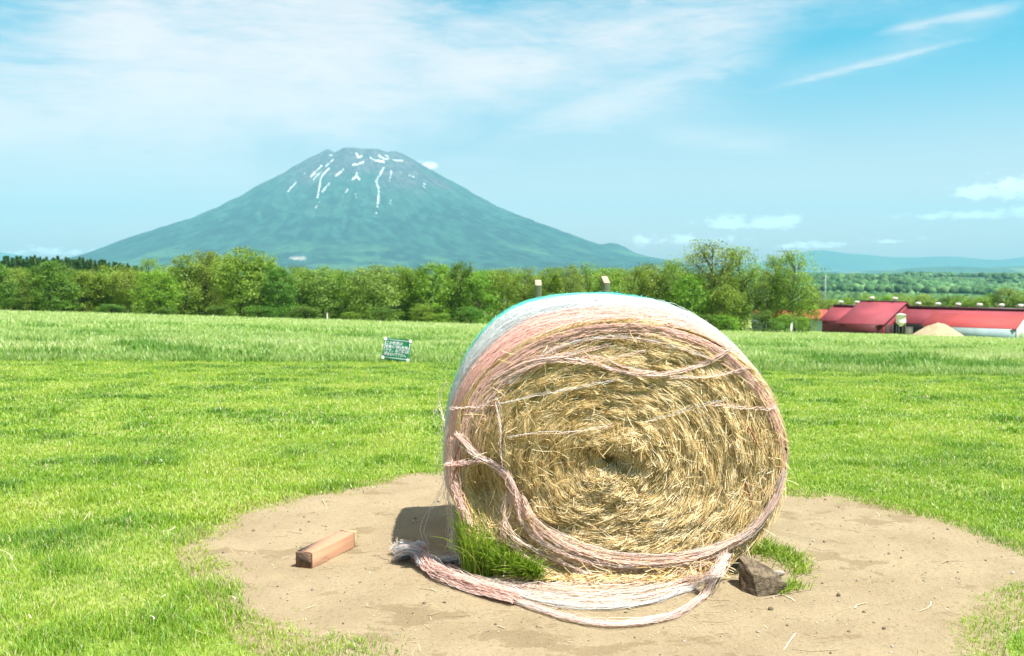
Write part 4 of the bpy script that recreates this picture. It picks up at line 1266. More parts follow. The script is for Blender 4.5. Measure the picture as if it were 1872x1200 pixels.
ROW = 'trees along the far edge of the meadow'
front = [
    (-14, 480, 80, 'dark', 140, 'dark green tree cut by the left edge of the photo'),
    (34, 500, 44, 'olive', 150, 'narrow yellowish tree between dark edge tree and round dark tree'),
    (92, 476, 96, 'dark', 142, 'round dark green tree with layered crown near the left edge'),
    (155, 492, 66, 'olive', 150, 'low olive tree with bare branches beside the round dark tree'),
    (196, 484, 76, 'olive', 153, 'broad olive tree below the conifer wood, second olive from the round dark tree'),
    (240, 488, 58, 'olive', 150, 'dull olive tree just left of the bright bushy tree'),
    (273, 472, 44, 'airy', 158, 'slim tree whose thin tip rises above the bright bushy tree'),
    (288, 494, 74, 'bright', 140, 'bright green bushy tree standing forward of the row at left'),
    (336, 464, 72, 'olive', 150, 'tall olive tree to the left of the thin feathery trees'),
    (374, 458, 56, 'airy', 152, 'thin feathery tree left of the tallest rounded olive tree'),
    (400, 461, 50, 'airy', 155, 'sparse tree touching the tallest rounded olive tree'),
    (442, 449, 92, 'olive', 148, 'tallest rounded olive tree of the left half of the row'),
    (482, 462, 66, 'olive', 151, 'high olive tree on the right shoulder of the tallest rounded one'),
    (512, 486, 58, 'dark', 147, 'darker green tree at the foot of the tall olive pair'),
    (548, 487, 66, 'bright', 152, 'fresh green tree left of the dome shaped trees below the mountain'),
    (592, 485, 72, 'pale', 150, 'pale green dome shaped tree under the mountain slope'),
    (634, 492, 58, 'bright', 151, 'lower fresh green tree just left of the big pale rounded tree'),
    (684, 482, 92, 'pale', 146, 'big pale rounded tree above and left of the green notice board'),
    (742, 487, 62, 'bright', 150, 'green tree straight above the green notice board'),
    (790, 478, 76, 'bright', 148, 'broad green tree right of the one above the notice board'),
    (842, 477, 58, 'dark', 150, 'dark topped tree left of the hay bale'),
    (878, 490, 60, 'bright', 147, 'green tree right of the dark topped tree'),
    (920, 492, 60, 'olive', 150, 'olive tree above the left shoulder of the hay bale'),
    (960, 488, 54, 'airy', 152, 'light feathery tree left of the thinner wooden post'),
    (1002, 485, 60, 'bright', 149, 'green tree right behind the thinner wooden post'),
    (1042, 482, 60, 'pale', 151, 'pale silvery tree between the two wooden posts'),
    (1076, 480, 50, 'airy', 154, 'thin feathery tree just left of the thicker wooden post'),
    (1118, 490, 62, 'olive', 149, 'olive tree right behind the thicker wooden post'),
    (1158, 488, 60, 'airy', 151, 'loose tree right of the thicker wooden post'),
    (1198, 478, 62, 'olive', 150, 'olive tree rising over the right shoulder of the hay bale'),
    (1236, 474, 60, 'airy', 148, 'leaning feathery tree left of the tall pair by the farm'),
    (1262, 500, 70, 'bright', 143, 'low green tree in front of the tall pair by the farm'),
    (1300, 440, 96, 'airy', 146, 'tallest airy tree standing against the sky right of the bale'),
    (1356, 452, 76, 'airy', 147, 'tall airy tree with dark stem beside the tallest one'),
    (1326, 520, 66, 'olive', 141, 'low olive tree under the tall pair by the farm'),
    (1398, 492, 56, 'pale', 147, 'pale mid-height tree in the gap between tall airy trees'),
    (1420, 466, 54, 'airy', 150, 'thin open crowned tree left of the dark trunked one'),
    (1454, 460, 84, 'airy', 146, 'dark trunked airy tree nearest to the red barn'),
    (1478, 520, 40, 'olive', 205, 'small olive tree overlapping the end of the red barn'),
]
for t_ in front: tree(t_[0], t_[1], t_[2] * 1.12, t_[3], t_[4], t_[5], ROW)
for px in list(range(-60, 1500, 36)):
    pyt = float(np.interp(px, [-60, 0, 120, 300, 440, 520, 700, 900, 1100, 1240, 1400, 1500], [486, 490, 498, 480, 470, 490, 488, 496, 492, 490, 520, 535])) + rng.normal(0, 5)
    if 1365 < px < 1500: continue
    tree(px + rng.normal(0, 6), pyt, rng.uniform(64, 88), ['olive', 'bright', 'airy', 'pale', 'olive'][int(rng.integers(0, 5))], rng.uniform(163, 190),
         'leafy tree of the back row, partly hidden by the trees in front', 'back row trees behind the meadow edge')
for px in list(range(-40, 860, 22)) + list(range(1200, 1370, 22)):
    fy = float(np.interp(px, [0, 300, 600, 900, 1300], [560, 572, 584, 588, 596]))
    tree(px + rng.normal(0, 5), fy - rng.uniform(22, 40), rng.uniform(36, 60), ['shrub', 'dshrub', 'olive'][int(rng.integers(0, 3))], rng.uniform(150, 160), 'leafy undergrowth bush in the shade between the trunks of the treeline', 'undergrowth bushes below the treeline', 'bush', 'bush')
for i, (px, py, wpx, vr, lb) in enumerate([
        (306, 562, 46, 'dshrub', 'low dark green bush at the meadow edge under the bright bushy tree'), (205, 556, 60, 'dshrub', 'dark low bush at the field edge under the second olive tree'),
        (26, 545, 60, 'dshrub', 'dark bush at the field edge between the two dark trees'), (770, 556, 50, 'shrub', 'round grey green bush at the field edge right of the notice board'),
        (808, 572, 34, 'shrub', 'small pale bush next to the round grey green bush'), (640, 570, 40, 'shrub', 'small bush at the field edge left of the notice board'),
        (480, 560, 70, 'dshrub', 'dark bush at the field edge under the tall olive pair'), (400, 558, 60, 'dshrub', 'dark bush at the foot of the sparse trees'),
        (560, 560, 70, 'dshrub', 'dark bush at the field edge left of the dome shaped tree'), (700, 562, 60, 'dshrub', 'dark bush under the big pale rounded tree'),
        (860, 562, 60, 'dshrub', 'dark bush left of the bale at the field edge'), (1240, 572, 70, 'dshrub', 'dark bush beside the right shoulder of the hay bale'),
        (1290, 575, 50, 'dshrub', 'dark bush under the tallest airy tree'), (1330, 576, 50, 'shrub', 'bright bush under the tall airy trees'),
        (1395, 568, 56, 'dshrub', 'dark bush hiding the red roofed house'), (1436, 572, 40, 'shrub', 'small bright bush beside the white marker post'), (1468, 578, 28, 'shrub', 'bush before the pale house wall next to the barn')]):
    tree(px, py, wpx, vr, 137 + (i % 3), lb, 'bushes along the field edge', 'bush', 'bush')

# conifers of the plantation on the left, farther back
def make_conifer(seed):
    r = np.random.default_rng(seed); tr, cr = MB(), MB()
    tr.tube([(0, 0, 0), (0, 0, 5), (0, 0, 9.9)], [.2, .13, .02], 6)
    n = 1800
    t = r.random(n) ** .8; z = .8 + t * 9.2; a = r.uniform(0, 6.283, n)
    tier = .75 + .25 * np.sin(z * 7.0)
    rr_ = (1 - t) * 2.1 * tier * np.sqrt(r.random(n)) + .04
    pos = np.stack([np.cos(a) * rr_, np.sin(a) * rr_, z - rr_ * .25], -1)
    dr = unit(np.stack([np.cos(a), np.sin(a), -.3 + 0 * a], -1)); sd = unit(np.cross(dr, r.normal(0, .4, (n, 3)) + np.array([0, 0, 1.0])))
    s = r.uniform(.14, .34, (n, 1))
    V = np.stack([pos - dr * s, pos - sd * s * .4, pos + dr * s, pos + sd * s * .4], 1).reshape(-1, 3)
    cr.add(V, np.arange(n * 4).reshape(-1, 4), None, np.repeat(pal(r.normal(.4, .25, n), [(.06, .16, .04), (.13, .28, .07), (.22, .37, .11)]), 4, 0))
    a_, b_ = tr.mesh('trunk', True), cr.mesh('crown'); a_.materials.append(M_bark); b_.materials.append(M_leaf)
    return a_, b_


CON = [make_conifer(s_) for s_ in (31, 32, 33)]
ci = 0
for row in range(3):
    for px in np.arange(-20, 262, 6.5):
        py = np.interp(px, [-20, 30, 100, 160, 225, 262], [471, 470, 472, 473, 481, 490]) + row * 3.0 + rng.normal(0, 1.8)
        Y = 360 - row * 22; q = px + rng.normal(0, 2.0); X = (q - 936) / FPX * Y; z0 = float(terr(X, Y)) - .2
        t = thing('conifer_tree', 'dark conifer of the plantation behind the left end of the treeline', 'conifer', (X, Y, z0), rng.uniform(0, 6), 'conifers of the dark plantation')
        hh = at_y(q, py, Y)[2] - z0; t.scale = (rng.uniform(1.5, 2.1), rng.uniform(1.5, 2.1), hh / 10)
        ms = CON[ci % 3]; ci += 1
        link(bpy.data.objects.new('trunk', ms[0]), t); link(bpy.data.objects.new('crown', ms[1]), t)

# trees beyond the farm
GB = 'trees beyond the red barn'
farm_trees = [(1515, 548, 34, 'olive', 'olive treetop beside the left wing of the barn'), (1548, 542, 40, 'bright', 'green tree behind the left wing ventilator'), (1590, 538, 36, 'olive', 'olive tree behind the high barn block, left one'),
              (1622, 539, 34, 'bright', 'bright tree behind the middle of the high barn roof'), (1652, 535, 42, 'olive', 'rounded olive tree over the right end of the high barn roof'), (1688, 536, 48, 'pale', 'wide pale tree over the start of the long barn roof'),
              (1728, 541, 36, 'dark', 'dark tree behind the second ventilator of the long roof'), (1756, 537, 40, 'bright', 'bright tree behind the third ventilator of the long roof'), (1790, 541, 40, 'bright', 'yellow green tree behind the fourth ventilator of the long roof'),
              (1812, 536, 36, 'dark', 'darker tree left of the tall tree at the right edge'), (1838, 524, 46, 'pale', 'tallest tree beyond the barn, near the right edge'), (1866, 531, 44, 'pale', 'pale tree beyond the barn at the right edge'), (1900, 528, 50, 'bright', 'tree beyond the barn cut by the right edge')]
for (px, py, wpx, vr, lb) in farm_trees: tree(px, py, wpx * 1.25, vr, 262 + rng.uniform(-10, 10), lb, GB)
for px in range(1505, 1960, 22):
    tree(px, rng.uniform(545, 552), 40, ['olive', 'bright', 'airy', 'bright'][int(rng.integers(0, 4))], rng.uniform(300, 350), 'small tree in the far row beyond the barn', 'far row of trees beyond the barn')

# ------------------------------------------------------------------ red dairy barn
PHI = R(40); E = np.array([math.cos(PHI), -math.sin(PHI)]); NF = np.array([-math.sin(PHI), -math.cos(PHI)])
RY = 190.0; RP = np.array([(1616 - 936) / FPX * RY, RY])


def on_line(px, P, d):
    u = (px - 936) / FPX
    return (u * P[1] - P[0]) / (d[0] - u * d[1])


def zz_(px, py, Y): return at_y(px, py, Y)[2]


tA, tB, tC, tD, tE = [on_line(p, RP, E) for p in (1522, 1573, 1659, 1882, 1714)]
pA, pC = RP + E * tA, RP + E * tC
W1 = on_line(1498, pA, NF); W2 = on_line(1617, pC, NF)
zr1 = zz_(1540, 560, (RP + E * on_line(1540, RP, E))[1]); zr2 = zz_(1616, 551.5, RY)
eA = pA + NF * W1; ze1 = zz_(1498, 585.5, eA[1])
eC = pC + NF * W2; ze2 = zz_(1617, 593.5, eC[1])
BX, BY = RP
GZ = min(float(terr(*(RP + E * t + NF * w))) for t in (tA, tD) for w in (0, 12)) - .3
BARN = thing('dairy_barn', 'long red roofed barn with white roof ventilators at the far right', 'barn', (BX, BY, GZ))


def W3(t, w, z): return np.array([E[0] * t + NF[0] * w, E[1] * t + NF[1] * w, z - GZ])


M_roof = surf_mat('red_roof', (.33, .062, .082), (.27, .05, .066), .75, .25, .1, 3, spec=.2)
M_roof2 = surf_mat('bright_red_roof', (.42, .065, .062), (.35, .055, .055), .75, .4, spec=.2)
M_ridge = surf_mat('ridge_metal', (.075, .012, .022), (.05, .01, .015), .5, 1)
M_rwall = surf_mat('red_wall', (.34, .035, .05), (.24, .025, .035), .7, .6)
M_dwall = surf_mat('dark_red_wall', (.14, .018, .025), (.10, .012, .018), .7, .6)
M_bwall = surf_mat('blue_grey_wall', (.36, .50, .54), (.30, .43, .48), .6, .5)
M_white = surf_mat('white_paint', (.80, .80, .78), (.70, .70, .68), .5, 2)
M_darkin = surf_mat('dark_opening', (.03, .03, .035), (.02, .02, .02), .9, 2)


def slab(mb, a, b, c, d, th=.12):
    """roof sheet a-b ridge, c-d eave, thickness th"""
    mb.prism([a, b, c, d], (0, 0, -th))


mb = MB(); slab(mb, W3(tA, 0, zr1), W3(tB + 2, 0, zr1), W3(tB + 2, W1, ze1), W3(tA, W1, ze1))
slab(mb, W3(tA, 0, zr1 - .004), W3(tD, 0, zr1 - .004), W3(tD, -W1, ze1), W3(tA, -W1, ze1)); ROOF1 = mb.build('roof', M_roof, BARN)
mb = MB(); slab(mb, W3(tC - 1, 0, zr1), W3(tD, 0, zr1), W3(tD, W1, ze1), W3(tC - 1, W1, ze1)); mb.build('roof', M_roof, BARN)
mb = MB(); slab(mb, W3(tB, 0, zr2), W3(tC, 0, zr2), W3(tC, W2, ze2), W3(tB, W2, ze2)); slab(mb, W3(tB, 0, zr2 - .004), W3(tC, 0, zr2 - .004), W3(tC, -W1 * .9, ze1 + .6), W3(tB, -W1 * .9, ze1 + .6)); ROOF2 = mb.build('roof', M_roof, BARN)
rdir = np.array([[E[0], NF[0], 0], [E[1], NF[1], 0], [0, 0, 1]])
mb = MB()
for (a, b_, z) in ((tA + .4, tB - .5, zr1), (tC + .2, tD, zr1)):
    mb = MB(); mb.box(W3((a + b_) / 2, .1, z + .12), (b_ - a, .9, .42), rdir); mb.build('ridge_cap', M_ridge, ROOF1)
mb = MB(); mb.box(W3((tB + tC) / 2, 0, zr2 + .05), (tC - tB - .1, .6, .16), rdir); mb.build('ridge_cap', M_ridge, ROOF2)
# walls: left wing front, high block front, gable, long wing
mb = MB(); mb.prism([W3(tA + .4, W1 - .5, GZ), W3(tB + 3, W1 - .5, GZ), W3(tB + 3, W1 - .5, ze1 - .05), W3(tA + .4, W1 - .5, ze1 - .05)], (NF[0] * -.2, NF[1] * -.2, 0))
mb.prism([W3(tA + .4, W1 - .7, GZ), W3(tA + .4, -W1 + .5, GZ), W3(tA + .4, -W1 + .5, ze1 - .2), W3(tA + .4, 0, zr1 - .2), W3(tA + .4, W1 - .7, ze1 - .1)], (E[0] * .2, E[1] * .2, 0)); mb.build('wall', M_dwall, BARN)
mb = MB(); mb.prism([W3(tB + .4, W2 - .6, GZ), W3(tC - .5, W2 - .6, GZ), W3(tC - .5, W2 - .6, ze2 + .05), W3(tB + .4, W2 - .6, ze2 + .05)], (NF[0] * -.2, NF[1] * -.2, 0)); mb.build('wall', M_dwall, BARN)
mb = MB(); mb.prism([W3(tC - .3, W2 - .6, GZ), W3(tC - .3, -W1 * .8, GZ), W3(tC - .3, -W1 * .8, ze1 + .7), W3(tC - .3, 0, zr2 - .2), W3(tC - .3, W2 - .6, ze2 + .05)], (E[0] * -.2, E[1] * -.2, 0)); GABLE = mb.build('gable_wall', M_rwall, BARN)
for w_ in (W2 - 1.6, W2 * .62):
    mb = MB(); mb.prism([W3(tC - .24, w_, GZ), W3(tC - .24, w_ - 1.7, GZ), W3(tC - .24, w_ - 1.7, GZ + 2.7), W3(tC - .24, w_, GZ + 2.7)], (E[0] * -.03, E[1] * -.03, 0))
    mb.build('doorway', M_darkin, GABLE)
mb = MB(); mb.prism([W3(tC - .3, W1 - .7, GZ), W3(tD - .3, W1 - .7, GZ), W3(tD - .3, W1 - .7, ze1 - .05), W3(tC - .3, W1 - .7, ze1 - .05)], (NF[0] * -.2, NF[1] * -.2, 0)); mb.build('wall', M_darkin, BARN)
# lean-to with bright roof and blue grey wall
WL = W1 + 2.6
zl0 = zr1 + (ze1 - zr1) * .36 + .16; zl1 = ze1 - .28
mb = MB(); slab(mb, W3(tE, W1 * .36, zl0), W3(tD + .2, W1 * .36, zl0), W3(tD + .2, WL, zl1), W3(tE, WL, zl1), .08); mb.build('lean_to_roof', M_roof2, BARN)
mb = MB(); mb.prism([W3(tE + .3, WL - .4, GZ), W3(tD - .1, WL - .4, GZ), W3(tD - .1, WL - .4, zl1 - .03), W3(tE + .3, WL - .4, zl1 - .03)], (NF[0] * -.15, NF[1] * -.15, 0)); mb.build('lean_to_wall', M_bwall, BARN)
mb = MB(); mb.prism([W3(tD, WL - .4, GZ), W3(tD, -W1 + .5, GZ), W3(tD, -W1 + .5, ze1 - .1), W3(tD, 0, zr1 - .15), W3(tD, WL - .4, zl1)], (E[0] * .15, E[1] * .15, 0)); mb.build('white_gable', M_white, BARN)
td = on_line(1664, RP + NF * (W1 - .7), E)
mb = MB(); mb.box(W3(td, W1 - .64, GZ + 1.2), (1.3, .10, 2.3), rdir); mb.build('white_door', M_white, BARN)
for px, py, big in ((1537, 556, 1), (1567, 555, 1), (1594, 549.5, 2), (1636, 549.5, 2), (1679, 558, 1), (1715, 558.5, 1), (1752, 559, 1), (1791, 559.5, 1), (1831, 560, 1), (1866, 561, 1)):
    tv_ = on_line(px, RP, E); z = (zr1 if big == 1 else zr2)
    mb = MB(); q = W3(tv_, 0, z + (.30 if big == 1 else .1))
    mb.lathe([(.001, -.1), (.26, -.1), (.26, .30), (.46, .34), (.50, .46), (.50, .62), (.40, .72), (.001, .78)], q, 14); mb.build('ventilator', M_white, ROOF1 if big == 1 else ROOF2, True)

# feed bin beside the barn
fq = np.array([(1648 - 936) / FPX * 174, 174.0]); fz = float(terr(*fq))
BIN = thing('feed_bin', 'white hopper bottomed feed bin standing beside the red barn', 'feed bin', (fq[0], fq[1], fz))
ztop = at_y(1648, 573.5, 174)[2] - fz; zc = at_y(1648, 589, 174)[2] - fz; zo = at_y(1648, 597, 174)[2] - fz
M_bin = surf_mat('bin_shell', (.72, .74, .66), (.62, .64, .56), .45, 1.0)
mb = MB(); mb.lathe([(.001, ztop), (.30, ztop - .02), (.78, ztop - .16), (.86, ztop - .17), (.86, ztop - .24), (.82, ztop - .25), (.82, zc), (.84, zc - .01), (.84, zc - .08), (.80, zc - .09), (.20, zo), (.001, zo)], (0, 0, 0), 24); mb.build('hopper', M_bin, BIN)
M_leg = surf_mat('galvanised_leg', (.28, .29, .30), (.2, .2, .21), .5, 4, metal=.5)
for a in (45, 135, 225, 315):
    mb = MB(); c_, s_ = math.cos(R(a)) * .78, math.sin(R(a)) * .78
    mb.tube([(c_, s_, -.2), (c_, s_, zc + .1)], .055, 6); mb.build('leg', M_leg, BIN)

# heap of sawdust before the barn
hq = np.array([(1716 - 936) / FPX * 166, 166.0]); hz = float(terr(*hq)) - .1
nn = 48; a = np.linspace(-1, 1, nn); AX, AY = np.meshgrid(a, a)
rq = np.hypot(AX, AY)
Hh = at_y(1716, 590, 166)[2] - hz
ZH = Hh * np.clip(1 - rq ** 1.35, -.05, 1) * (1 + .25 * (fbm(AX * 3, AY * 3, seed=91) - .5)) + .10 * (fbm(AX * 12, AY * 12, seed=92) - .5)
ZH = np.where(rq > 1, -.2, ZH)
ii = (np.arange(nn - 1)[:, None] * nn + np.arange(nn - 1)[None]).reshape(-1)
me = np_mesh('heap', np.stack([AX * 4.5, AY * 4.0, ZH], -1), np.stack([ii, ii + 1, ii + nn + 1, ii + nn], -1), smooth=True)
o = obj('sawdust_heap', me, surf_mat('sawdust', (.44, .355, .22), (.36, .285, .17), .9, 1.2, .6, 6), loc=(hq[0], hq[1], hz))
tag(o, 'tan heap of sawdust in front of the red barn', 'heap')

# small red roofed house mostly behind the trees
hy = 215.0; hx0, hx1 = (1380 - 936) / FPX * hy, (1512 - 936) / FPX * hy
hzg = float(terr((hx0 + hx1) / 2, hy)) - .4
HOUSE = thing('red_roofed_house', 'low house with bright red roof half hidden behind trees left of the barn', 'house', ((hx0 + hx1) / 2, hy, hzg))
hl = (hx1 - hx0) / 2
hr_, he_ = at_y(1490, 566, hy)[2] - hzg, at_y(1490, 582, hy - 4)[2] - hzg
M_hroof = surf_mat('scarlet_roof', (.60, .07, .045), (.5, .06, .04), .5, 1)
mb = MB(); slab(mb, (-hl, 0, hr_), (hl, 0, hr_), (hl, -4.5, he_), (-hl, -4.5, he_)); slab(mb, (-hl, 0, hr_ - .004), (hl, 0, hr_ - .004), (hl, 4.5, he_), (-hl, 4.5, he_)); mb.build('roof', M_hroof, HOUSE)
mb = MB(); mb.prism([(-hl + .4, -4, 0), (hl - .4, -4, 0), (hl - .4, -4, he_ + .1), (-hl + .4, -4, he_ + .1)], (0, .2, 0))
for sx_ in (-hl + .4, hl - .6): mb.prism([(sx_, -3.8, 0), (sx_, 4, 0), (sx_, 4, he_ + .1), (sx_, 0, hr_ - .2), (sx_, -3.8, he_ + .1)], (.2, 0, 0))
HW = mb.build('wall', M_bwall, HOUSE)
for wx in (-hl * .7, -hl * .2, hl * .3):
    mb = MB(); mb.box((wx, -4.01, 1.7), (1.5, .06, 1.1)); mb.build('window', M_darkin, HW)

# marker posts and a utility pole
for (px, p0_, p1_, Y, w, lb) in ((1447.5, 583, 600, 139, .28, 'white marker post in front of the dark trunked tree'), (598, 573, 588, 136, .09, 'small white marker post under the pale dome shaped tree')):
    X = (px - 936) / FPX * Y; zt = at_y(px, p0_, Y)[2]; z0 = float(terr(X, Y)) - .1
    mb = MB(); mb.box((0, 0, (zt - z0) / 2), (w, w, zt - z0), bev=.02); mb.box((0, 0, zt - z0 + .02), (w * 1.25, w * 1.25, .06), bev=.015)
    o = mb.build('marker_post', M_white, loc=(X, Y, z0)); tag(o, lb, 'marker post', 'white posts along the field edge')
X, Y = (1508.5 - 936) / FPX * 300, 300.0; z0 = float(terr(X, Y)) - .2; zt = at_y(1508, 503, Y)[2] - z0
POLE = thing('utility_pole', 'slim grey utility pole rising behind the left wing of the barn', 'pole', (X, Y, z0))
M_conc = surf_mat('concrete', (.42, .44, .45), (.34, .36, .37), .8, 2)
mb = MB(); mb.tube([(0, 0, 0), (0, 0, zt)], [.17, .10], 10); mb.build('shaft', M_conc, POLE)
mb = MB(); mb.box((0, 0, zt - .6), (1.6, .09, .09)); mb.box((0, 0, zt - 1.5), (1.2, .09, .09)); mb.build('crossarm', M_conc, POLE)

# ------------------------------------------------------------------ the volcano
MY = 13000.0; MX = (665 - 936) / FPX * MY; MP = MY / FPX
pr = [(0, 216), (45, 216), (58, 216), (75, 210), (90, 202), (125, 181), (155, 163), (185, 147), (220, 127), (255, 108), (300, 88), (335, 75), (395, 56), (430, 44), (460, 35), (520, 21), (585, 10), (700, 1), (820, -4), (1000, -7), (1300, -9)]
na = 900
rad = np.concatenate([np.linspace(0, 60, 10), np.linspace(64, 330, 120), np.linspace(336, 1300, 70)]) * MP
ang_ = np.linspace(0, 2 * math.pi, na, endpoint=False)
RR, AA = np.meshgrid(rad, ang_, indexing='ij')
mx, my = MX + RR * np.cos(AA), MY + RR * np.sin(AA)
hz_ = CAMH + MP * np.interp(RR / MP, [p[0] for p in pr], [p[1] for p in pr])
gul = fbm(np.cos(AA) * 7 + 5, np.sin(AA) * 7, RR / 2600., seed=101, octv=4) - .5
gul2 = np.abs(fbm(np.cos(AA) * 20, np.sin(AA) * 20, RR / 2500., seed=102, octv=3) - .5)
amp = np.interp(RR / MP, [0, 60, 140, 300, 600, 1300], [0, 14, 95, 110, 60, 12])
rough_ = fbm(mx / 130., my / 130., seed=103, octv=4) - .5
hz_ = hz_ + gul * amp * 1.6 + gul2 * amp * .9 + rough_ * np.interp(RR / MP, [0, 60, 200, 600, 1300], [10, 18, 34, 40, 20])
# uneven summit rim: two shoulders and a higher middle
for (px, dh, w) in ((603, 22, 10), (622, -38, 9), (650, 14, 22), (714, -26, 8), (728, 8, 8)):
    X_ = (px - 936) / FPX * MY
    hz_ = hz_ + dh * np.exp(-((mx - X_) / (w * MP)) ** 2) * np.exp(-((RR / MP - 55) / 32) ** 2)
hz_ = hz_ - 9 * MP * sstep(360, 540, RR / MP) * sstep(.1, .7, -np.cos(AA))
bx_ = (1124 - 936) / FPX * MY
hz_ = hz_ + 74 * np.exp(-(((mx - bx_) / 210) ** 2 + ((my - MY + 200) / 500) ** 2)) - 30 * np.exp(-(((mx - bx_ + 420) / 260) ** 2 + ((my - MY + 200) / 500) ** 2))
hz_ = hz_ + 22 * sstep(.5, .8, fbm(mx / 900., my / 900., seed=107)) * sstep(430, 620, RR / MP)
# surface colour: scree on top, then scrub, then forest; snow left in the gullies
PX_ = 936 + FPX * mx / my; PY_ = HOR - FPX * (hz_ - CAMH) / my
nz = fbm(mx / 420., my / 420., seed=104, octv=5)
alt = (HOR - PY_)
rock = np.array((.085, .068, .070)); scr = np.array((.030, .066, .040)); frs = np.array((.024, .062, .024)); mead_ = np.array((.05, .11, .045))
tline = sstep(150, 190, alt + (nz - .5) * 110)[..., None]; fline = sstep(95, 150, alt + (nz - .5) * 130)[..., None]
nz2 = sstep(.44, .60, fbm(mx / 75., my / 95., seed=105, octv=5))[..., None]
forest_c = frs * (1 - nz2 * .75) + np.array((.07, .13, .05)) * nz2 * .75
forest_c = np.array((.006, .018, .010)) * (1 - nz2) + np.array((.022, .066, .036)) * nz2
MC = forest_c * (1 - fline) + scr * (.8 + .4 * nz2) * fline
MC = MC * (1 - tline) + rock * (.75 + .5 * nz2) * tline
lowf = (sstep(.56, .66, fbm(mx / 700., my / 420., seed=106)) * sstep(60, 30, alt))[..., None]
MC = MC * (1 - lowf) + mead_ * lowf
sd_ = lambda pts, w: (np.array(pts, float), w)
snow = [sd_([(654, 283), (657, 290), (664, 288)], 2.2), sd_([(647, 303), (656, 303), (666, 298)], 2.4), sd_([(679, 291), (690, 296), (703, 298)], 2.6), sd_([(695, 287), (704, 293), (712, 292)], 2.2),
        sd_([(706, 286), (711, 288)], 1.6), sd_([(721, 295), (737, 296)], 1.9), sd_([(703, 309), (697, 320)], 2.6), sd_([(697, 320), (689, 333), (694, 347), (693, 365), (691, 379)], 1.9),
        sd_([(717, 314), (716, 322), (713, 332)], 1.4), sd_([(612, 294), (603, 302), (598, 306)], 1.6), sd_([(590, 306), (580, 315), (571, 324)], 2.4), sd_([(594, 312), (583, 322), (576, 330)], 1.3), sd_([(604, 310), (592, 322), (587, 335), (585, 350), (582, 362)], 2.4),
        sd_([(603, 338), (596, 346), (591, 352)], 1.9), sd_([(630, 312), (623, 318), (616, 324)], 1.8), sd_([(544, 335), (536, 343), (529, 351)], 1.8), sd_([(654, 318), (652, 326), (645, 330)], 2.2), sd_([(654, 322), (659, 330)], 2.0),
        sd_([(637, 348), (634, 354)], 1.4), sd_([(651, 353), (653, 362)], .9), sd_([(748, 322), (751, 323)], 1.4), sd_([(755, 325), (757, 326)], 1.2), sd_([(775, 337), (778, 339)], 1.1), sd_([(733, 317), (734, 319)], 1.0),
        sd_([(586, 370), (577, 385)], .8), sd_([(716, 366), (714, 374)], .7), sd_([(560, 319), (556, 323)], 1.0), sd_([(605, 286), (609, 286)], 1.2), sd_([(690, 388), (688, 392)], .8), sd_([(772, 340), (780, 346)], .8)]
wob = (fbm(mx / 34., my / 34., hz_ / 34., seed=108, octv=4) - .5) * 5.0 + .75
dmin = np.full(mx.shape, 1e9)
for pts, w in snow:
    for a_, b_ in zip(pts[:-1], pts[1:]):
        ab = b_ - a_; L2 = (ab ** 2).sum() + 1e-9
        t = np.clip(((PX_ - a_[0]) * ab[0] + (PY_ - a_[1]) * ab[1]) / L2, 0, 1)
        d = np.hypot(PX_ - a_[0] - t * ab[0], PY_ - a_[1] - t * ab[1]) - w
        dmin = np.minimum(dmin, d + .28 * w)
sm = (sstep(.9, -.5, dmin + wob * .8) * (my < MY))[..., None]
MC = MC * (1 - sm) + np.array((.70, .70, .70)) * sm
ct = (np.exp(-(((PX_ - 546) / 16) ** 2 + ((PY_ - 472) / 4) ** 2)) * (my < MY) > .45)[..., None]
MC = np.where(ct, np.array((.34, .30, .26)), MC)
V = np.stack([mx, my, hz_], -1).reshape(-1, 3); nr = len(rad)
ii, jj = np.meshgrid(np.arange(nr - 1), np.arange(na), indexing='ij')
Q = np.stack([ii * na + jj, (ii + 1) * na + jj, (ii + 1) * na + (jj + 1) % na, ii * na + (jj + 1) % na], -1).reshape(-1, 4)
M_mtn = attr_mat('mountain_ground', rough=.95, spec=.1, var=.35, vscale=.016)
o = obj('mountain', np_mesh('mountain', V, Q, col=MC.reshape(-1, 3), smooth=True), M_mtn)
tag(o, kind='structure')

# ------------------------------------------------------------------ far ranges and the wooded valley
def ridge(name, prof, Y, depth, seed, col, amp, nx=420, ny=26):
    p = np.array(prof, float); u = np.linspace(p[0, 0], p[-1, 0], nx); v = np.linspace(-1, 1.0, ny)
    U, Vv = np.meshgrid(u, v); y = Y + Vv * depth; x = (U - 936) / FPX * Y
    top = CAMH + (HOR - np.interp(U, p[:, 0], p[:, 1])) * Y / FPX
    top = top + amp * (fbm(x / 1500., y / 1500., seed=seed) - .5)
    z = -60 + (top + 60) * np.exp(-(Vv / .55) ** 2) * (1 + .35 * (fbm(x / 700., y / 700., seed=seed + 3) - .5) * np.abs(Vv) * 2)
    ii = (np.arange(ny - 1)[:, None] * nx + np.arange(nx - 1)[None]).reshape(-1)
    C = np.array(col) * (.6 + .8 * fbm(x / 260., y / 260., seed=seed + 5)[..., None])
    fl = (sstep(.6, .66, fbm(x / 900., y / 500., seed=seed + 7)) * sstep(60, 0, z))[..., None]
    C = C * (1 - fl) + np.array((.2, .26, .1)) * fl
    o = obj(name, np_mesh(name, np.stack([x, y, z], -1), np.stack([ii, ii + 1, ii + nx + 1, ii + nx], -1), col=C, smooth=True), M_mtn)
    return tag(o, kind='structure')


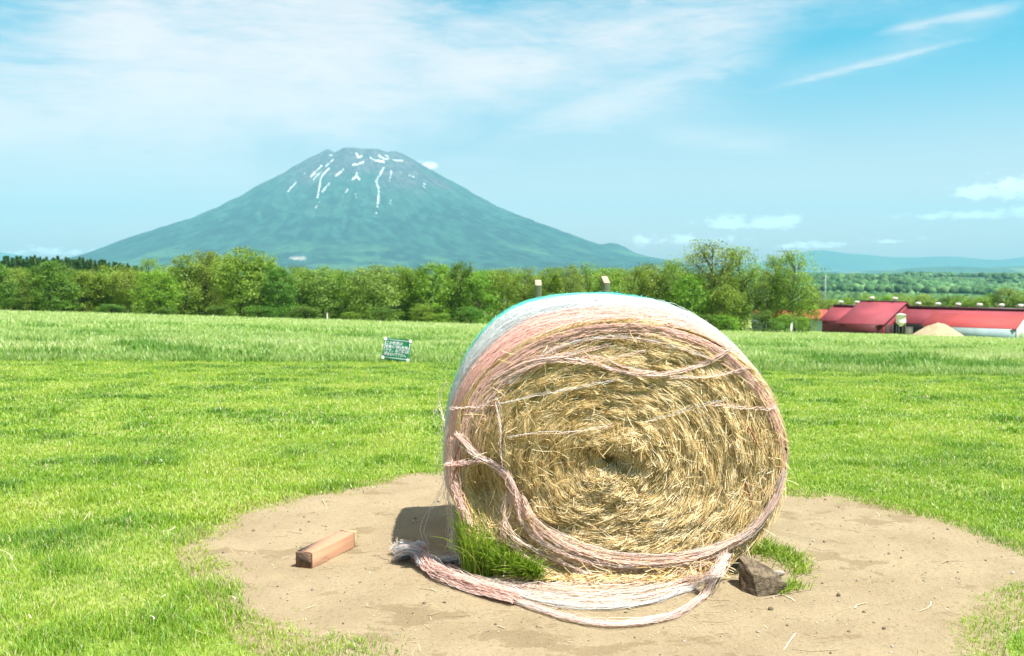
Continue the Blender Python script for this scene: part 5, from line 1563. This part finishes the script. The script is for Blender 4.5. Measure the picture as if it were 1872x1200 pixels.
ridge('far_hills', [(1280, 490), (1400, 478), (1440, 469), (1478, 459), (1500, 458), (1525, 461), (1545, 464), (1570, 465), (1620, 470), (1680, 471), (1720, 469), (1750, 470), (1800, 475), (1830, 475), (1872, 470), (1930, 472), (2100, 478), (2400, 480)], 20500, 2600, 201, (.045, .085, .045), 30)
ridge('far_hills', [(-600, 470), (-300, 466), (-60, 460), (0, 462), (35, 467), (90, 474), (220, 480), (400, 488)], 21000, 2600, 221, (.045, .085, .045), 30)
ridge('near_hills', [(1480, 500), (1600, 494), (1680, 489), (1740, 487), (1800, 490), (1872, 486), (2000, 484), (2300, 488)], 11500, 1500, 241, (.04, .08, .035), 24)

# rolling wooded floor of the valley
yv = np.geomspace(420, 10500, 190); uv = np.linspace(-.62, .85, 330)
U, Yv = np.meshgrid(uv, yv); Xv = U * Yv
bump = lambda x, y: (sstep(.38, .85, fbm(x / 620., y / 620., seed=301, octv=4)) * np.interp(y, [420, 900, 2000, 5000, 9000], [0, 8, 22, 26, 24]) + np.interp(y, [420, 2500, 6000, 10500], [0, 0, 2, 5]))
vz = lambda x, y: terr(x, y) + .4 + bump(x, y)
ZV = vz(Xv, Yv)
ny_, nx_ = U.shape
ii = (np.arange(ny_ - 1)[:, None] * nx_ + np.arange(nx_ - 1)[None]).reshape(-1)
fld = lambda x, y: sstep(.60, .63, fbm(x / 420., y / 420., seed=311)) * np.interp(y, [700, 1500], [0, 1])
f_ = fld(Xv, Yv)[..., None]
C = np.array((.05, .12, .045)) * (.55 + .9 * fbm(Xv / 45., Yv / 45., seed=313)[..., None]) * (1 - f_) + np.array((.20, .30, .10)) * f_
o = obj('valley_floor', np_mesh('valley', np.stack([Xv, Yv, ZV], -1), np.stack([ii, ii + 1, ii + nx_ + 1, ii + nx_], -1), col=C, smooth=True), M_mtn)
tag(o, kind='structure')
# its woods, one uncountable mass
ph = (1 + 5 ** .5) / 2
icoV = unit(np.array([[-1, ph, 0], [1, ph, 0], [-1, -ph, 0], [1, -ph, 0], [0, -1, ph], [0, 1, ph], [0, -1, -ph], [0, 1, -ph], [ph, 0, -1], [ph, 0, 1], [-ph, 0, -1], [-ph, 0, 1]], float))
icoF = np.array([[0, 11, 5], [0, 5, 1], [0, 1, 7], [0, 7, 10], [0, 10, 11], [1, 5, 9], [5, 11, 4], [11, 10, 2], [10, 7, 6], [7, 1, 8], [3, 9, 4], [3, 4, 2], [3, 2, 6], [3, 6, 8], [3, 8, 9], [4, 9, 5], [2, 4, 11], [6, 2, 10], [8, 6, 7], [9, 8, 1]])
n = 38000
yy = np.exp(rng.uniform(math.log(480), math.log(5200), n)); uu = rng.uniform(.10, .78, n); xx = uu * yy
dens = sstep(.33, .5, fbm(xx / 200., yy / 200., seed=315)) * (1 - fld(xx, yy))
k_ = rng.random(n) < dens; xx, yy = xx[k_], yy[k_]; n = len(xx)
hh = rng.uniform(4, 8.5, n) * np.interp(yy, [480, 5200], [1, 1.5]); ww = hh * rng.uniform(.45, .75, n) * np.interp(yy, [480, 5200], [1, 2.0])
J = rng.uniform(.6, 1.3, (n, 12, 1))
Vt = icoV[None] * J * np.stack([ww, ww, hh], -1)[:, None, :] + np.stack([xx, yy, vz(xx, yy) + hh * .35], -1)[:, None, :]
Ct = np.repeat(pal(rng.normal(.5, .25, n), [(.03, .085, .03), (.065, .15, .05), (.12, .22, .08)])[:, None, :], 12, 1) * (1 + .25 * rng.normal(0, 1, (n, 12, 1)))
o = obj('valley_woods', np_mesh('woods', Vt.reshape(-1, 3), None, (icoF[None] + (np.arange(n) * 12)[:, None, None]).reshape(-1, 3), col=np.clip(Ct, .005, 1).reshape(-1, 3)), M_mtn)
tag(o, 'blue green woods covering the distant valley floor', 'woods', kind='stuff')

# ------------------------------------------------------------------ haze, sky, sun, camera
HZ = 6.0e-5
mb = MB(); mb.box((0, 2500, 800), (56000, 47000, 1800))
hm = bpy.data.materials.new('air'); hm.use_nodes = True
nt = NT(hm.node_tree)
for nd in list(nt.n): nt.n.remove(nd)
ou = nt.new('ShaderNodeOutputMaterial'); pv = nt.new('ShaderNodeVolumePrincipled')
pv.inputs['Color'].default_value = (.235, .635, .79, 1); pv.inputs['Density'].default_value = HZ
if 'Density Attribute' in pv.inputs: pv.inputs['Density Attribute'].default_value = ''
pv.inputs['Anisotropy'].default_value = 0.0
nt.l.new(pv.outputs[0], ou.inputs['Volume'])
try: hm.cycles.homogeneous_volume = True
except Exception: pass
o = mb.build('haze', hm); tag(o, kind='stuff'); o['label'] = 'pale blue summer haze in the distance'; o['category'] = 'haze'

SUN_EL, SUN_AZ = R(65), R(115)       # azimuth clockwise from the viewing direction
w = bpy.data.worlds.new('World'); scene.world = w; w.use_nodes = True
nt = NT(w.node_tree)
for nd in list(nt.n): nt.n.remove(nd)
out = nt.new('ShaderNodeOutputWorld')
sky = nt.new('ShaderNodeTexSky', sky_type='NISHITA')
sky.sun_disc = False; sky.sun_elevation = SUN_EL; sky.sun_rotation = SUN_AZ
sky.air_density = 1.0; sky.dust_density = 1.6; sky.ozone_density = 1.0
bg = nt.new('ShaderNodeBackground')
bg.inputs[1].default_value = .0585
tc = nt.new('ShaderNodeTexCoord'); sx = nt.new('ShaderNodeSeparateXYZ'); nt.l.new(tc.outputs['Generated'], sx.inputs[0])
X, Y, Z = sx.outputs
AZ = nt.m('ARCTAN2', X, Y)
EL = nt.m('ARCTAN2', Z, nt.m('SQRT', nt.m('ADD', nt.m('MULTIPLY', X, X), nt.m('MULTIPLY', Y, Y))))
cx = nt.new('ShaderNodeCombineXYZ'); nt.l.new(AZ, cx.inputs[0]); nt.l.new(EL, cx.inputs[1])
UV = cx.outputs[0]
tint = nt.mix(nt.ss(EL, .0, .25), (2.3, 1.2, 1.0, 1), (.08, .90, .97, 1))
nt.l.new(nt.mix(1.0, sky.outputs[0], tint, 'MULTIPLY'), bg.inputs[0])


def line_el(p, q):
    a0, e0 = az_el(*p); a1, e1 = az_el(*q); k = (e1 - e0) / (a1 - a0)
    return nt.m('MULTIPLY_ADD', AZ, k, e0 - k * a0)


warp = nt.noise(nt.scale(UV, (5, 12, 1)), 1.6, 5, .6)
wl_ = nt.m('MULTIPLY_ADD', warp, .11, -.055)
low_e = nt.m('MAXIMUM', line_el((0, 352), (880, 246)), line_el((880, 246), (1440, 75)))
veil = nt.ss(nt.m('ADD', nt.m('SUBTRACT', EL, low_e), wl_), -.022, .055)
st1 = nt.noise(nt.scale(UV, (3.4, 15, 1), (0, 0, R(-14))), 1.5, 8, .62, .6)
st2 = nt.noise(nt.scale(UV, (8, 26, 1), (0, 0, R(24))), 1.3, 7, .62, .9)
st3 = nt.noise(nt.scale(UV, (11, 70, 1), (0, 0, R(-17))), 1.4, 8, .68, 1.2)
# the veil thins out towards upper right and in the upper left corner
thin = nt.ss(AZ, az_el(900, 100)[0], az_el(1500, 100)[0], 0.0, .34)
a_c, e_c = az_el(-10, -10)
dx = nt.m('DIVIDE', nt.m('SUBTRACT', AZ, a_c), .075); dy = nt.m('DIVIDE', nt.m('SUBTRACT', EL, e_c), .07)
corner = nt.m('EXPONENT', nt.m('MULTIPLY', nt.m('ADD', nt.m('MULTIPLY', dx, dx), nt.m('MULTIPLY', dy, dy)), -1.0))
a_c, e_c = az_el(900, -30)
dx = nt.m('DIVIDE', nt.m('SUBTRACT', AZ, a_c), .15); dy = nt.m('DIVIDE', nt.m('SUBTRACT', EL, e_c), .05)
corner = nt.m('ADD', corner, nt.m('EXPONENT', nt.m('MULTIPLY', nt.m('ADD', nt.m('MULTIPLY', dx, dx), nt.m('MULTIPLY', dy, dy)), -1.0)))
body = nt.m('SUBTRACT', nt.m('SUBTRACT', nt.m('MULTIPLY_ADD', st1, .75, nt.m('MULTIPLY_ADD', st2, .45, nt.m('MULTIPLY_ADD', st3, .42, -.09))), thin), nt.m('MULTIPLY', corner, .42))
cir = nt.m('MULTIPLY', veil, nt.ss(body, .05, .85, 0, .95))


def wisp(p, q, w0, amt, bend=0.0):
    (a0, e0), (a1, e1) = az_el(*p), az_el(*q)
    t = nt.m('DIVIDE', nt.m('SUBTRACT', AZ, a0), a1 - a0)
    e = nt.m('MULTIPLY_ADD', t, e1 - e0, e0)
    if bend: e = nt.m('MULTIPLY_ADD', nt.m('MULTIPLY', t, nt.m('SUBTRACT', 1.0, t)), bend, e)
    d = nt.m('DIVIDE', nt.m('ADD', nt.m('SUBTRACT', EL, e), nt.m('MULTIPLY_ADD', st3, .014, -.007)), w0)
    gsn = nt.m('EXPONENT', nt.m('MULTIPLY', nt.m('MULTIPLY', d, d), -1.0))
    win = nt.m('MULTIPLY', nt.ss(t, -.08, .25), nt.ss(t, 1.08, .6))
    return nt.m('MULTIPLY', nt.m('MULTIPLY', gsn, win), nt.ss(nt.m('ADD', st1, nt.m('MULTIPLY', st3, .8)), .6, 1.1, .3 * amt, amt))


for args in (((1390, 168), (1800, 68), .0028, .75, .012), ((1380, 160), (1800, 60), .014, .24, .012), ((1600, 62), (1890, 2), .004, .6, 0), ((1620, 70), (1890, 10), .014, .25, 0), ((880, 250), (1460, 70), .020, .65, -.018), ((880, 250), (1300, 140), .011, .55, -.012), ((1000, 215), (1470, 60), .05, .42, 0), ((1250, 60), (1440, -40), .03, .32, 0), ((1150, 20), (1190, -30), .016, .3, 0),
             ((300, 395), (900, 355), .022, .25, 0), ((-60, 380), (520, 330), .03, .42, 0), ((800, 296), (950, 300), .005, .4, 0), ((1180, 246), (1500, 262), .011, .5, 0), ((1260, 256), (1480, 264), .009, .6, 0), ((900, 360), (1300, 340), .02, .16, 0), ((1250, 330), (1700, 345), .014, .16, 0)):
    cir = nt.m('MAXIMUM', cir, wisp(*args)) if args[3] > .5 else nt.m('ADD', cir, nt.m('MULTIPLY', wisp(*args), nt.m('SUBTRACT', 1.0, cir)))
# small heaped clouds low over the right horizon and beside the peak
cn = nt.noise(nt.scale(UV, (30, 60, 1)), 2.2, 9, .66)
cum = None
for (px, py, w_, h_, s_) in ((1335, 408, 46, 14, 1), (1405, 410, 58, 15, 1), (1445, 402, 24, 11, 1), (1240, 438, 40, 12, .75), (1175, 438, 32, 12, .75), (1300, 440, 60, 9, .6), (1800, 352, 60, 15, .95), (1850, 345, 46, 20, .95), (1790, 394, 130, 9, .85), (1880, 385, 60, 10, .85), (784, 303, 20, 8, .9), (1480, 449, 80, 9, .7),
                             (1625, 442, 44, 6, .6), (1575, 437, 14, 5, .5), (1700, 437, 40, 5, .45), (110, 460, 120, 8, .7), (260, 458, 120, 7, .6)):
    a0, e0 = az_el(px, py)
    dx = nt.m('DIVIDE', nt.m('SUBTRACT', AZ, a0), w_ / FPX); dyr = nt.m('SUBTRACT', EL, e0)
    dy = nt.m('MAXIMUM', nt.m('DIVIDE', dyr, h_ / FPX), nt.m('DIVIDE', dyr, -h_ * .8 / FPX))
    r2 = nt.m('ADD', nt.m('MULTIPLY', dx, dx), nt.m('MULTIPLY', dy, dy))
    gq = nt.m('MULTIPLY', nt.m('EXPONENT', nt.m('MULTIPLY', r2, -.8)), s_)
    cum = gq if cum is None else nt.m('MAXIMUM', cum, gq)
cumf = nt.ss(nt.m('ADD', cum, nt.m('MULTIPLY_ADD', cn, 2.0, -1.0)), .32, .86, 0, .95)
# faint grey underside patches inside the veil
grey = None
for (px, py, w_, h_) in ((88, 206, 34, 8), (172, 270, 12, 4), (272, 279, 22, 4)):
    a0, e0 = az_el(px, py)
    dx = nt.m('DIVIDE', nt.m('SUBTRACT', AZ, a0), w_ / FPX); dy = nt.m('DIVIDE', nt.m('SUBTRACT', EL, e0), h_ / FPX)
    gq = nt.m('EXPONENT', nt.m('MULTIPLY', nt.m('ADD', nt.m('MULTIPLY', dx, dx), nt.m('MULTIPLY', dy, dy)), -1.0))
    grey = gq if grey is None else nt.m('MAXIMUM', grey, gq)
bgc = nt.new('ShaderNodeBackground')
nt.l.new(nt.mix(nt.m('MULTIPLY', grey, .55), (.98, .84, .83, 1), (.56, .60, .68, 1)), bgc.inputs[0]); bgc.inputs[1].default_value = .42
bgw = nt.new('ShaderNodeBackground'); bgw.inputs[0].default_value = (1.0, .93, .92, 1); bgw.inputs[1].default_value = .70
m1 = nt.new('ShaderNodeMixShader'); nt.l.new(nt.m('ADD', cir, nt.m('MULTIPLY', grey, .3), clamp=True), m1.inputs[0]); nt.l.new(bg.outputs[0], m1.inputs[1]); nt.l.new(bgc.outputs[0], m1.inputs[2])
m2 = nt.new('ShaderNodeMixShader'); nt.l.new(cumf, m2.inputs[0]); nt.l.new(m1.outputs[0], m2.inputs[1]); nt.l.new(bgw.outputs[0], m2.inputs[2])
nt.l.new(m2.outputs[0], out.inputs[0])
try: w.cycles.sampling_method = 'MANUAL'; w.cycles.sample_map_resolution = 512
except Exception: pass

ld = bpy.data.lights.new('sun', 'SUN'); ld.energy = 4.9; ld.angle = R(.53); ld.color = (1.0, .955, .87)
lo = bpy.data.objects.new('sun', ld); COL.objects.link(lo)
tosun = Vector((math.sin(SUN_AZ) * math.cos(SUN_EL), math.cos(SUN_AZ) * math.cos(SUN_EL), math.sin(SUN_EL)))
lo.rotation_euler = tosun.to_track_quat('Z', 'Y').to_euler(); lo.location = (20, -10, 40)

cd = bpy.data.cameras.new('camera'); cd.sensor_width = 36; cd.lens = 36 * FPX / 1872
cd.clip_start = .05; cd.clip_end = 80000
cd.dof.use_dof = True; cd.dof.focus_distance = 5.1; cd.dof.aperture_fstop = 4.5
co = bpy.data.objects.new('camera', cd); COL.objects.link(co)
co.location = (0, 0, CAMH); co.rotation_euler = (math.pi / 2 - PITCH, 0, 0)
scene.camera = co

scene.view_settings.view_transform = 'Standard'
scene.view_settings.look = 'None'
scene.view_settings.exposure = 1.52
scene.view_settings.gamma = 1.0
cy = scene.cycles
cy.use_denoising = True
try: cy.denoiser = 'OPENIMAGEDENOISE'
except Exception: pass
cy.max_bounces = 6; cy.diffuse_bounces = 3; cy.glossy_bounces = 2; cy.transmission_bounces = 3; cy.transparent_max_bounces = 6; cy.volume_bounces = 0
cy.use_adaptive_sampling = True; cy.adaptive_threshold = .012
cy.sample_clamp_indirect = 6.0
cy.use_fast_gi = False
